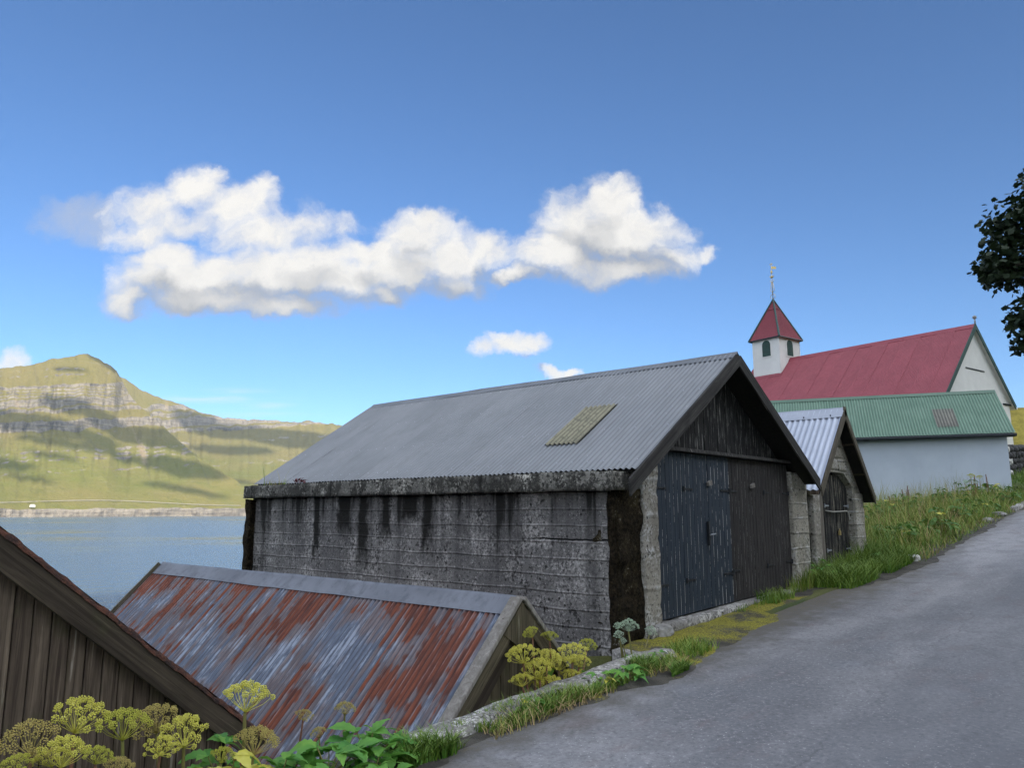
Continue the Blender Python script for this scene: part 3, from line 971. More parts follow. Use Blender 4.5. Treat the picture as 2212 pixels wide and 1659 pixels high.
def build_road():
    X = np.concatenate([np.linspace(-120, -12, 80), np.linspace(-12, 30, 520)[1:], np.linspace(30, 150, 100)[1:]])
    T = np.linspace(0, 1, 24)
    e = road_edge(X)
    YY = -6.4 + (e[:, None] + 6.4) * T[None, :]
    XX = np.repeat(X[:, None], len(T), 1)
    Z = road_z(XX) + (fbm(XX * .5, YY * .7, 0, 3, 21) - .5) * 0.025
    Z[:, -1] -= 0.02
    V = np.stack([XX, YY, Z], -1).reshape(-1, 3)
    structure('road', np_mesh('road', V, grid_faces(len(X), len(T))[:, ::-1], 'asphalt'))
    # strip of soil and moss between the asphalt and the walls
    Xv = np.linspace(-12, 30, 520)
    e = road_edge(Xv) - 0.25
    far = np.interp(Xv, [-12, -.95, -.85, 5, 8, 8.4, 30], [KERB_Y - .02, KERB_Y - .02, .05, .05, .05, 1.0, 1.0])
    T = np.linspace(0, 1, 14)
    YY = e[:, None] + (far - e)[:, None] * T[None, :]
    XX = np.repeat(Xv[:, None], len(T), 1)
    Z = road_z(XX) - 0.012 + (fbm(XX * 3, YY * 3, 0, 4, 33) - .42) * 0.05 * np.minimum(T * 4, 1)[None, :]
    V = np.stack([XX, YY, Z], -1).reshape(-1, 3)
    structure('verge', np_mesh('verge', V, grid_faces(len(Xv), len(T))[:, ::-1], 'verge_soil'))
build_road()

def build_kerb_wall():
    # low concrete edge that holds the road up, with a short return by the boathouse corner
    mb = MB()
    n = 90
    X = np.linspace(-12, -0.95, n)
    base = road_z(X)
    prof = [(-.15, -1.6), (-.15, .0), (-.11, .055), (.09, .06), (.13, .0), (.13, -1.6)]
    P = np.zeros((n, len(prof), 3))
    for j, (dy, dz) in enumerate(prof):
        P[:, j, 0] = X
        P[:, j, 1] = KERB_Y + dy + (fbm(X * 4, j * 3.1, 0, 4, 41) - .5) * .09
        P[:, j, 2] = base + dz + (fbm(X * 3, j * 1.7, 2, 4, 43) - .5) * (.09 if dz > -1 else 0)
    mb.grid(P)
    t = Thing('kerb_wall', 'low pitted concrete edge wall holding up the road beside the rusty shed', 'kerb', (-6, KERB_Y, float(road_z(-6)) - 1.6))
    t.part('wall_cap', mb, 'concrete_kerb', smooth=True)
    r = rough_box(-1.02, -.86, -.72, -.06, -.9, -.17, .05, .016, 47)
    t.part('wall_return', r, 'concrete_kerb', smooth=True)
build_kerb_wall()

def build_sea():
    n = 9000.0
    me = MB()
    me.face([(-n, -n, SEA_Z), (n, -n, SEA_Z), (n, n, SEA_Z), (-n, n, SEA_Z)])
    structure('sea', me.mesh('sea', 'water'))
build_sea()

def polar(a, yc, z):
    return np.stack([CAM.x + CF.x * yc + CR.x * a * yc, CAM.y + CF.y * yc + CR.y * a * yc, z], -1)

def slopes(pts):
    q = [sky_uv(*p) for p in pts]
    return np.array([t[0] for t in q]), np.array([t[1] for t in q])

def build_mountain(name, sky_pts, r0_pts, r1_pts, bands, dip, xr, n_col, n_row, seed, gtilt):
    """a stepped basalt mountain: rows climb from the shore to the ridge, steep through each lava bed"""
    sa, se = slopes(sky_pts)
    px = np.linspace(xr[0], xr[1], n_col)
    a = np.array([sky_uv(x, 1000)[0] for x in px])
    e_top = np.interp(a, sa, se)
    e_top = e_top + (fbm(a * 90, 1.0, 0, 4, seed) - .5) * 0.0045
    r0 = np.interp(px, *zip(*r0_pts))
    r1 = np.interp(px, *zip(*r1_pts))
    e0 = (SEA_Z - 1.30) / r0
    S = np.linspace(0, 1, n_row)
    E = e0[:, None] + (e_top - e0)[:, None] * S[None, :]
    A = np.repeat(a[:, None], n_row, 1)
    PX = np.repeat(px[:, None], n_row, 1)
    W = np.ones_like(E)
    rock = np.zeros_like(E)
    wav = (fbm(A * 60, E * 30, 0, 4, seed + 3) - .5)
    for (y0, y1, x_ref, strength) in bands:
        ea, eb = sky_uv(1106, y1)[1], sky_uv(1106, y0)[1]
        sh = -dip * (PX - x_ref) / 1661.0 + wav * 0.010
        m = sstep(ea + sh - .0022, ea + sh + .0010, E) * (1 - sstep(eb + sh - .0010, eb + sh + .0022, E))
        br = np.clip(strength + (fbm(A * 130, E * 25, 4, 4, seed + 5) - .5) * 1.5 * (strength < .95), 0, 1)
        m = m * br
        W -= 0.80 * m
        rock = np.maximum(rock, m)
    shore = 1 - sstep(.0085, .0125, E - e0[:, None] + wav * .004)
    W = np.clip(W - 0.97 * shore, 0.03, 1)
    rock = np.maximum(rock, shore)
    C = np.cumsum(W, 1); C -= C[:, :1]; C /= C[:, -1:]
    Yc = r0[:, None] + (r1 - r0)[:, None] * C
    ga = A + E * gtilt
    gul = fbm(ga * 48, E * 5, 0, 3, seed + 9)
    gul = 1 - np.abs(gul - .5) * 2
    gmask = np.clip(gul, 0, 1) ** 9 * sstep(.012, .05, E - e0[:, None])
    span = (r1 - r0)[:, None]
    Yc = Yc + gmask * np.minimum(11, span * .03) + (fbm(A * 40, E * 40, 1, 5, seed + 11) - .5) * np.minimum(42, span * .09)
    Yc = Yc + (fbm(A * 260, E * 60, 3, 3, seed + 15) - .5) * 13 * rock * (span > 200)
    Z = 1.30 + E * Yc
    Z[:, 0] = SEA_Z - 3
    hg = np.clip(Z / 560.0, 0, 1)
    # slope debris below the beds
    scr = np.clip(fbm(ga * 55, E * 14, 7, 4, seed + 21) * 1.9 - 1.02, 0, 1)
    # back side so that the mountain is a solid ridge
    back = polar(a, r1 + 900, np.full_like(a, SEA_Z - 3))
    V = np.concatenate([polar(A, Yc, Z), back[:, None, :]], 1)
    z1 = np.zeros((n_col, 1))
    att = {k: np.concatenate([v, z1], 1) for k, v in (('rock', rock), ('gully', gmask), ('hgt', hg), ('scree', scr))}
    Q = grid_faces(n_col, n_row + 1)
    structure(name, np_mesh(name, V.reshape(-1, 3), Q, 'mountain_ground', True, att))
    return a, E, Yc, Z, px

M1_SKY = [(-1100, 900), (-700, 850), (-300, 818), (0, 798), (60, 790), (80, 784), (115, 776), (150, 772), (168, 768), (182, 764), (192, 764), (205, 770), (214, 774), (225, 783), (240, 790),
          (252, 801), (262, 818), (278, 848), (293, 868), (316, 890), (327, 902), (358, 927), (370, 938), (428, 987), (480, 1022), (530, 1053), (560, 1075), (590, 1100)]
M1_BANDS = [(832, 837, 100, .97), (841, 844, 100, .9), (848, 851, 100, .9), (855, 858, 100, .9), (863, 869, 100, .97), (872, 878, 100, .97), (884, 890, 100, .95), (911, 921, 100, .97), (924, 931, 100, .97),
            (967, 971, 250, .6), (976, 980, 250, .5), (984, 988, 250, .6), (1012, 1015, 250, .4), (800, 804, 260, .45), (787, 791, 260, .35), (940, 943, 100, .35)]
m1 = build_mountain('mountain', M1_SKY, [(-1200, 1900), (0, 2175), (270, 2500), (600, 2950)],
                    [(-1200, 2900), (0, 3150), (262, 3450), (330, 3330), (430, 3200), (530, 3080), (600, 2990)],
                    M1_BANDS, -.056, (-1150, 588), 620, 300, 101, 0.35)
M2_SKY = [(150, 800), (262, 815), (300, 838), (340, 858), (395, 875), (430, 890), (480, 902), (560, 907), (640, 912), (655, 910), (690, 911), (700, 914), (735, 920), (900, 945), (1100, 990), (1400, 1060)]
M2_BANDS = [(873, 883, 400, .9), (889, 897, 400, .8), (903, 920, 400, .98), (925, 931, 400, .9), (955, 959, 400, .45), (999, 1002, 560, .5), (916, 920, 640, .5)]
m2 = build_mountain('far_mountain', M2_SKY, [(150, 3000), (540, 3100), (1500, 4200)], [(150, 4300), (540, 4600), (1500, 5600)],
                    M2_BANDS, -.050, (180, 1390), 420, 220, 202, 0.15)

def on_mountain(m, x, y):
    a, E, Yc, Z, px = m
    i = int(np.argmin(np.abs(px - x)))
    aa, e = sky_uv(x, y)
    j = int(np.argmin(np.abs(E[i] - e)))
    yc = Yc[i, j]
    return Vector(polar(np.array(aa), np.array(yc), np.array(1.30 + e * yc)).tolist()), yc

def build_coast_road():
    pts = []
    mb = MB()
    L = []
    for x in np.linspace(-600, 520, 150):
        y = 1090 - 7 * math.exp(-((x - 210) / 190.0) ** 2) + 5 * sstep(200, 520, x) - 2
        p, yc = on_mountain(m1, x, float(y))
        d = (CAM - p); d.z = 0; d.normalize()
        L.append((p + d * 3 + Vector((0, 0, -1)), p + d * 3 + Vector((0, 0, 1.6))))
    for i in range(len(L) - 1):
        mb.face([L[i][0], L[i + 1][0], L[i + 1][1], L[i][1]])
    structure('coast_road', mb.mesh('coast_road', 'track_gravel'))
    p, yc = on_mountain(m1, 68, 1093)
    d = (CAM - p); d.z = 0; d.normalize()
    p = p + d * 22
    t = Thing('far_house', 'tiny pale house beside the coast road under the mountain', 'house', p, -HEAD - R(8))
    t.part('wall', MB().box(-6, 6, 0, 8, -4, 2.2), 'stone_lichen')
    t.part('roof', MB().prism([(-.6, 2.1), (8.6, 2.1), (4, 4.6)], 'x', -6.3, 6.3), 'stone_pale')
build_coast_road()

def build_shade_clouds():
    # cumulus overhead, out of the picture, whose shadows lie on the far slopes
    spots = [(m1, 20, 907, 200, 31), (m1, 205, 895, 110, 22), (m1, 335, 945, 150, 36), (m1, -30, 1003, 95, 24), (m1, 130, 957, 90, 15),
             (m1, 395, 1012, 85, 34), (m1, 255, 985, 60, 14), (m2, 560, 938, 180, 30), (m2, 690, 962, 130, 30), (m2, 500, 972, 80, 22), (m2, 420, 902, 45, 17), (m1, 110, 985, 45, 10),
             (m1, 250, 803, 60, 13), (m1, 150, 800, 35, 7), (m1, 60, 1032, 50, 11), (m1, 400, 1058, 85, 12), (m2, 480, 1040, 60, 16)]
    rng = np.random.default_rng(4)
    for i, (m, x, y, rx, ry) in enumerate(spots):
        p, yc = on_mountain(m, x, y)
        alt = 2100.0 if m is m1 else 3000.0
        c = p + SUN_DIR * ((alt + rng.uniform(-120, 120) - p.z) / SUN_DIR.z)
        bx, by = 1.15 * rx / 1661.0 * yc, 1.2 * ry / 1661.0 * yc
        bm = MB()
        nu, nv = 40, 22
        U, Vv = np.meshgrid(np.linspace(0, 2 * np.pi, nu), np.linspace(0.02, np.pi - .02, nv), indexing='ij')
        d = np.stack([np.cos(U) * np.sin(Vv), np.sin(U) * np.sin(Vv), np.cos(Vv)], -1)
        f = 0.65 + 0.7 * fbm(d[..., 0] * 2.2 + i * 9, d[..., 1] * 2.2, d[..., 2] * 2.2, 4, 60 + i)
        P = d * f[..., None] * np.array([bx, by, by * .95])
        bm.grid(P)
        o = link('cloud', bm.mesh('cloud', 'cloud_vapour', True), None, c, (0, 0, -HEAD))
        tag(o, 'small white cumulus cloud drifting high overhead, its shadow on the far slopes', 'cloud', 'cumulus clouds overhead')
build_shade_clouds()

def build_haze():
    mb = MB().box(-9100, 9100, -9100, 9100, SEA_Z - 6, 760)
    mat = bpy.data.materials.new('haze_air')
    mat.use_nodes = True
    k = NT(mat.node_tree)
    out = k.node('ShaderNodeOutputMaterial')
    vol = k.node('ShaderNodeVolumePrincipled')
    vol.inputs['Color'].default_value = (0.62, 0.80, 1.0, 1)
    vol.inputs['Density'].default_value = 2.4e-5
    vol.inputs['Anisotropy'].default_value = 0.0
    mat.node_tree.links.new(vol.outputs[0], out.inputs['Volume'])
    me = mb.mesh('haze')
    me.materials.append(mat)
    tag(link('haze', me), kind='stuff')
build_haze()
# ================================================================= boathouses along the road
def plank_mesh(name, w, t, zb, zt, mat, ch=0.005):
    """upright plank, origin at its foot centre; zb / zt: (left, right) heights; front faces -Y"""
    h = w / 2
    xs = [-h, h, h, h - ch, -h + ch, -h]
    ys = [t, t, ch, 0, 0, ch]
    def zz(pair, x):
        u = (x + h) / w
        return pair[0] + (pair[1] - pair[0]) * u
    mb = MB()
    n = 6
    vs = [(xs[i], ys[i], zz(zb, xs[i])) for i in range(n)] + [(xs[i], ys[i], zz(zt, xs[i])) for i in range(n)]
    mb.raw(vs, [tuple(reversed(range(n))), tuple(range(n, 2 * n))] + [(i, (i + 1) % n, n + (i + 1) % n, n + i) for i in range(n)])
    return mb.mesh(name, mat)

def planks(th, parent, x0, x1, y, zb, zt, width, thick, mat, rng, gap=0.004, base=0.0, jit=0.004):
    """a row of planks between x0 and x1; zb, zt functions of x (world)"""
    n = max(1, int(round((x1 - x0) / width)))
    w = (x1 - x0) / n
    for i in range(n):
        a, b = x0 + i * w, x0 + (i + 1) * w
        c = (a + b) / 2
        zf = min(zb(a), zb(b))
        j = rng.uniform(-jit, jit)
        top = (zt(a) - zf, zt(b) - zf)
        if max(top) < 0.03:
            continue
        me = plank_mesh('plank', w - gap, thick, (zb(a) - zf, zb(b) - zf), (max(.01, top[0]), max(.01, top[1])), mat)
        th.inst('plank', me, (c, y + j, zf), parent=parent)

def board(th, name, A, B, width, thick, mat, parent=None, ends=(0.0, 0.0), wav=0.0, seed=1):
    """sloping board from A (low) to B (high), both at the middle of its width; faces -Y.
    ends: how far the lower / upper end is cut off plumb"""
    A, B = Vector(A), Vector(B)
    d = B - A
    L = d.length
    h = width / 2
    n = 9 if wav else 2
    zs = np.linspace(0, L, n)
    mb = MB()
    rows = []
    for i, z in enumerate(zs):
        wl = (fbm(z * 4, seed, 0, 3, seed) - .5) * wav
        wr = (fbm(z * 4, seed + 7, 0, 3, seed + 3) - .5) * wav
        e = ends[0] if i == 0 else (ends[1] if i == n - 1 else 0)
        rows.append([(-h + wl, 0, z - e), (h + wr, 0, z + e), (h + wr, thick, z + e), (-h + wl, thick, z - e)])
    mb.raw([p for r_ in rows for p in r_], [(3, 2, 1, 0), tuple(4 * (n - 1) + i for i in range(4))] +
           [(4 * i + j, 4 * i + (j + 1) % 4, 4 * i + 4 + (j + 1) % 4, 4 * i + 4 + j) for i in range(n - 1) for j in range(4)])
    th_rot = (0, math.atan2(d.x, d.z), 0)
    return th.inst(name, bevel_mesh(mb.mesh(name, mat)), A, th_rot, parent)

def bevel_mesh(me, w=0.004):
    import bmesh
    bm = bmesh.new()
    bm.from_mesh(me)
    bmesh.ops.recalc_face_normals(bm, faces=bm.faces)
    ed = [e for e in bm.edges if len(e.link_faces) == 2 and e.calc_face_angle(0) > 0.9]
    bmesh.ops.bevel(bm, geom=ed, offset=w, segments=1, affect='EDGES')
    bm.to_mesh(me)
    bm.free()
    return me

def strap_hinge(th, parent, x, y, z, length=0.26, mat='iron_black', flip=1):
    mb = MB()
    mb.prism([(x, z - .016), (x + flip * length, z - .010), (x + flip * length, z + .010), (x, z + .016)], 'y', y - .012, y - .001)
    mb.tube([(x, y - .012, z - .035), (x, y - .012, z + .035)], .013, 6)
    for f in (.35, .8):
        mb.tube([(x + flip * length * f, y - .018, z), (x + flip * length * f, y - .008, z)], .007, 6)
    return th.part('hinge', mb, mat, parent)

def cap_sheet(x, z, y0, y1, sl, sr, wl, wr, lift=0.018, n=24, seed=5):
    """folded ridge flashing over the line (x, z)"""
    prof = []
    for s_, w_, sgn in ((sl, wl, -1), (sr, wr, 1)):
        c = 1 / math.hypot(1, s_)
        prof.append((sgn * w_ * c, -w_ * c * s_))
    P = np.zeros((n, 5, 3))
    Y = np.linspace(y0, y1, n)
    pts = [(prof[0][0], prof[0][1]), (prof[0][0] * .12, prof[0][1] * .12), (0, 0.012), (prof[1][0] * .12, prof[1][1] * .12), prof[1]]
    for j, (dx, dz) in enumerate(pts):
        wob = (fbm(Y * 1.7, j * 5.0, 0, 3, seed) - .5) * .018
        P[:, j, 0] = x + dx
        P[:, j, 1] = Y
        P[:, j, 2] = z + dz + lift + wob
    return MB().grid(P)

# ---------------------------------------------------------------- the big concrete boathouse
def build_boathouse():
    rng = random.Random(7)
    T = Thing('boathouse', 'large weathered concrete boathouse with grey corrugated roof and tall black double doors', 'boathouse', (2.0, 3.8, 0.0))
    RX, RZ = 1.925, 3.52                     # ridge
    SLf, SR = 0.645, 0.59                    # slopes of the two roof sides
    Y0, Y1 = -0.30, 7.88
    zl = lambda x: RZ - SLf * (RX - x)
    zr = lambda x: RZ - SR * (x - RX)
    zroof = lambda x: zl(x) if x < RX else zr(x)
    # walls
    w = rough_box(-.87, -.60, .02, 7.70, -1.7, 1.545, .07, .007, 11, grooves=(.985,))
    T.part('side_wall', w, 'concrete_wall', smooth=True)
    w = rough_box(4.60, 4.86, .30, 7.60, -1.0, 1.75, .16, .007, 13)
    T.part('side_wall', w, 'concrete_wall', smooth=True)
    gp = [(-.80, -1.5), (4.80, -1.5), (4.80, zr(4.8) - .12), (RX, RZ - .14), (-.80, zl(-.8) - .08)]
    T.part('back_wall', MB().prism(gp, 'y', 7.46, 7.68), 'concrete_wall')
    # eave beam along the near side, running out past the back wall
    bm_ = rough_box(-1.04, -.66, -.12, 7.74, 1.55, 1.765, .06, .016, 17)
    eb = T.part('eave_beam', bm_, 'concrete_beam', smooth=True)
    for dz, L in ((.06, .12), (-.04, .09)):
        T.part('broken_end', rough_box(-.98, -.86, 7.7, 7.7 + L, 1.60 + dz, 1.66 + dz, .04, .012, 19), 'black_moss', eb, True)
    # piers of the road front
    mo = rough_box(-.850, -.31, -.05, .28, -1.6, 1.56, .035, .050, 23)
    T.part('mossy_pier', mo, 'black_moss', smooth=True)
    sk = rough_box(-.895, -.85, -.04, .045, -1.5, 1.55, .03, .040, 24)
    T.part('moss_fringe', sk, 'black_moss', smooth=True)
    T.part('moss_fringe', rough_box(-.99, -.86, 7.60, 7.74, -.9, 1.52, .05, .030, 25), 'black_moss', smooth=True)
    p1 = rough_box(-.345, .0, -.085, .24, -.30, 1.98, .05, .017, 27, grooves=(.985, .22, .0, 1.55))
    T.part('pier', p1, 'concrete_pier', smooth=True)
    p2 = rough_box(4.215, 4.87, -.06, .34, -.10, 1.95, .05, .014, 29, grooves=(1.52,))
    T.part('pier', p2, 'concrete_pale', smooth=True)
    # sill under the doors, falling with the road
    si = rough_box(-.33, 4.25, -.15, .10, -.16, -.012, .06, .012, 31, drop=lambda x, y: .030 * x)
    T.part('sill', si, 'concrete_kerb', smooth=True)
    # dark lining behind the doors and gable
    T.part('lining', MB().prism([(0, -.05), (4.22, -.05), (4.22, zr(4.22) - .16), (RX, RZ - .20), (0, zl(0) - .12)], 'y', .12, .16), 'interior_dark')
    # doors: two folding sets of three leaves
    cuts = [(.0, .72), (.72, 1.43), (1.43, 2.08), (2.08, 2.84), (2.84, 3.55), (3.55, 4.215)]
    for i, (a, b) in enumerate(cuts):
        mat = 'door_blue' if i < 3 else 'door_brown'
        a2, b2 = a + .005, b - .005
        yd = -.012 if i < 3 else -.004
        d = T.part('door', MB().box(a2 + .01, b2 - .01, yd + .028, yd + .05, .02 + .03 * b, 2.04), 'soffit_dark')
        d['label'] = 'blue black door leaf of upright boards' if i < 3 else 'brown black door leaf of upright boards'
        planks(T, d, a2, b2, yd, lambda x: .012 + .030 * x, lambda x: 2.065, .101, .026, mat, rng, .004, jit=.002)
        for z in (1.60, .42 + .03 * a):
            if i in (0, 1):
                strap_hinge(T, d, a + .03, yd, z, .27 if i == 0 else .25)
            elif i == 2:
                strap_hinge(T, d, b - .02, yd, z, .26, flip=-1)
            elif i == 3:
                strap_hinge(T, d, a + .02, yd, z, .22)
            elif i == 4:
                strap_hinge(T, d, b - .30, yd, z, .25)
            else:
                strap_hinge(T, d, b - .02, yd, z, .22, flip=-1)
    m = MB().box(1.355, 1.395, -.045, -.014, .86, 1.18)
    lock = T.part('lock_plate', m, 'iron_black')
    T.part('handle', MB().tube([(1.37, -.05, 1.00), (1.37, -.085, 1.01), (1.39, -.09, 1.01), (1.47, -.08, 1.015)], [.009, .009, .010, .008], 7), 'iron_zinc', lock, True)
    for x in (1.44, 2.80):
        mb = MB()
        mb.hexa([(x - .05, -.06, 1.655), (x + .045, -.06, 1.67), (x + .045, -.02, 1.67), (x - .05, -.02, 1.655)],
                [(x - .055, -.06, 1.70), (x + .03, -.06, 1.735), (x + .03, -.02, 1.735), (x - .055, -.02, 1.70)])
        T.part('turn_button', mb, 'barge_grey')
    # ledge over the doors and the boarded gable
    bl = MB().hexa([(.32, -.10, 2.075), (4.20, -.10, 2.085), (4.20, .10, 2.085), (.32, .10, 2.075)], [(.32, -.08, 2.125), (4.20, -.08, 2.135), (4.20, .10, 2.15), (.32, .10, 2.14)])
    bevel(T.part('door_lintel', bl, 'barge_black'), .006)
    gb = T.part('gable_backing', MB().prism([(.36, 2.1), (4.05, 2.1), (RX, RZ - .22)], 'y', .085, .10), 'soffit_dark')
    planks(T, gb, .05, 4.19, .055, lambda x: 2.12, lambda x: zroof(x) - .13, .134, .024, 'gable_black', rng, .005, jit=.004)
    # roof: deck, sheets, ridge flashing, barge boards
    deck = [(-.70, zl(-.70) - .020), (RX, RZ - .02), (4.78, zr(4.78) - .02), (4.78, zr(4.78) - .075), (RX, RZ - .085), (-.70, zl(-.70) - .075)]
    T.part('roof_deck', MB().prism(deck, 'y', Y0 + .02, Y1 - .03), 'soffit_dark')
    nsh = 8
    L = (Y1 - Y0) / nsh
    pitch = L / 13
    nw = 13
    for i in range(nsh):
        y = Y0 + i * L
        lift = .014 + (.0012 if i % 2 else 0)
        hang = -.76 - .02 * rng.random()
        mb = corrugated((hang, y, zl(hang) + lift), (0, 1, 0), (RX - hang, 0, RZ - zl(hang)), nw + .4, pitch, .0125, 10, 8, 0, .008, 50 + i)
        T.part('roof_sheet', mb, 'roof_grey', smooth=True)
        mb = corrugated((RX, y, RZ + lift), (0, 1, 0), (4.83 - RX, 0, zr(4.83) - RZ), nw + .4, pitch, .0125, 4, 8, 0, .008, 70 + i)
        T.part('roof_sheet', mb, 'roof_grey', smooth=True)
    T.part('ridge_cap', cap_sheet(RX, RZ, Y0 - .01, Y1 + .02, SLf, SR, .16, .16, .026, 30, 5), 'roof_grey', smooth=True)
    sky_l = corrugated((-.19, .955, zl(-.19) + .036), (0, 1, 0), (.95, 0, zl(.76) - zl(-.19)), 7.4, pitch, .019, 4, 8, 0)
    T.part('roof_light', sky_l, 'skylight_sheet', smooth=True)
    # nail heads in rows
    nails = MB()
    for row in (-.62, .10, .95, 1.70):
        y = Y0 + .1
        while y < Y1:
            c = Vector((row, y, zl(row) + .026))
            nails.raw([c + Vector((.010 * math.cos(t), .010 * math.sin(t), .0)) for t in (0, 1.57, 3.14, 4.71)] + [c + Vector((-.005, 0, .012))],
                      [(0, 1, 4), (1, 2, 4), (2, 3, 4), (3, 0, 4)])
            y += pitch * 3
    o = T.part('nail_heads', nails, 'iron_zinc')
    o['kind'] = 'stuff'
    k = .5 * .175
    nl = Vector((SLf, 0, -1)).normalized() * k
    board(T, 'barge_board', (-1.035 + nl.x + .0, Y0 - .035, zl(-1.035) + .035 + nl.z), (RX + nl.x * .55, Y0 - .035, RZ + .035 + nl.z * 1.15), .175, .03, 'barge_black', None, (-.05, .05), .012, 3)
    nr = Vector((-SR, 0, -1)).normalized() * k
    board(T, 'barge_board', (4.84 + nr.x, Y0 - .030, zr(4.84) + .035 + nr.z), (RX + nr.x * .55, Y0 - .030, RZ + .035 + nr.z * 1.15), .165, .03, 'barge_black', None, (.04, -.05), .010, 9)
    # weeds rooted on the beam
    return T

build_boathouse()

# ---------------------------------------------------------------- low shed with the rusty roof
def build_rusty_shed():
    rng = random.Random(11)
    AX, AZ = -2.735, .50
    S1 = 1.03
    T = Thing('rusty_shed', 'low shed with rust streaked corrugated roof and grey barge board below the road', 'shed', (AX, 3.4, -1.6))
    Y0, Y1 = -.20, 7.02
    zl = lambda x: AZ - S1 * abs(x - AX)
    XL, XR = -4.40, -1.32
    T.part('wall', MB().box(XL + .14, XL + .24, Y0 + .12, Y1 - .1, -2.6, zl(XL + .24) - .05), 'shed_olive')
    T.part('wall', MB().box(XR - .24, XR - .14, Y0 + .12, Y1 - .1, -2.4, zl(XR - .24) - .05), 'shed_olive')
    T.part('back_wall', MB().prism([(XL + .15, -2.6), (XR - .15, -2.6), (XR - .15, zl(XR - .15) - .08), (AX, AZ - .10), (XL + .15, zl(XL + .15) - .08)], 'y', Y1 - .16, Y1 - .1), 'shed_olive')
    T.part('roof_deck', MB().prism([(XL, zl(XL) - .014), (AX, AZ - .014), (XR, zl(XR) - .014), (XR, zl(XR) - .06), (AX, AZ - .07), (XL, zl(XL) - .06)], 'y', Y0 + .02, Y1 - .02), 'soffit_dark')
    n = 7
    L = (Y1 - Y0) / n
    pitch = L / 15
    for i in range(n):
        y = Y0 + i * L
        lift = .012 + (.001 if i % 2 else 0)
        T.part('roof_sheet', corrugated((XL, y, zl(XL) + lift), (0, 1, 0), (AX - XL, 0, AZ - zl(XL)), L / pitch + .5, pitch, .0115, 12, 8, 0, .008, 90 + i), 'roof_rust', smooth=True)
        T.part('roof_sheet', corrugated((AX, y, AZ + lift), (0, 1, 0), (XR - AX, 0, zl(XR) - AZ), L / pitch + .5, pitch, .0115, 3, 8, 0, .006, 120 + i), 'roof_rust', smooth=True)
    T.part('ridge_cap', cap_sheet(AX, AZ, Y0 + .02, Y1 + .01, S1, S1, .205, .19, .034, 60, 8), 'old_zinc', smooth=True)
    # front: cap board on the verge, barge board under it, a second one set back, boarded gable
    c = 1 / math.hypot(1, S1)
    for sgn, low in ((-1, XL), (1, XR)):
        A = Vector((low, 0, zl(low))); B = Vector((AX, 0, AZ))
        up = Vector((-sgn * -S1, 0, 1)).normalized() if sgn > 0 else Vector((-S1, 0, 1)).normalized()
        mb = MB()
        o1, o2 = up * .012, up * .050
        ya, yb = Y0 - .075, Y0 + .055
        q = []
        for P in (A, B):
            q.append([P + o1, P + o2])
        b_ = [(q[0][0].x, ya, q[0][0].z), (q[1][0].x, ya, q[1][0].z), (q[1][0].x, yb, q[1][0].z), (q[0][0].x, yb, q[0][0].z)]
        t_ = [(q[0][1].x, ya, q[0][1].z), (q[1][1].x, ya, q[1][1].z + .004), (q[1][1].x, yb, q[1][1].z + .004), (q[0][1].x, yb, q[0][1].z)]
        if sgn > 0:
            b_ = [b_[i] for i in (1, 0, 3, 2)]; t_ = [t_[i] for i in (1, 0, 3, 2)]
        bevel(T.part('verge_board', MB().hexa(b_, t_), 'barge_grey'), .006)
        dn = -up
        board(T, 'barge_board', A + dn * .055 + Vector((0, Y0 - .05, 0)), B + dn * .055 + Vector((0, Y0 - .05, 0)), .135, .025, 'shed_olive', None, (0, 0.05 * sgn * -1), .006, 12)
        board(T, 'inner_board', A + dn * .19 + Vector((0, Y0 - .022, 0)), B + dn * .19 + Vector((0, Y0 - .022, 0)), .13, .022, 'barge_brown', None, (0, 0.05 * -sgn), .006, 14)
        board(T, 'back_verge', A + up * .02 + Vector((0, Y1 + .012, 0)), B + up * .02 + Vector((0, Y1 + .012, 0)), .10, .03, 'barge_tan', None, (0, 0), .004, 15)
    g = T.part('gable_backing', MB().prism([(XL + .2, -2.2), (XR - .2, -2.2), (XR - .2, zl(XR - .2) - .1), (AX, AZ - .14), (XL + .2, zl(XL + .2) - .1)], 'y', Y0 + .05, Y0 + .07), 'soffit_dark')
    T.part('apex_board', MB().prism([(AX - .25, AZ - .275), (AX, AZ - .43), (AX + .25, AZ - .275), (AX, AZ - .015)], 'y', Y0 - .058, Y0 - .026), 'shed_olive')
    planks(T, g, -4.1, -1.55, Y0 + .02, lambda x: -1.7, lambda x: zl(x) - .10, .115, .022, 'shed_olive', rng, .004)
    return T
build_rusty_shed()

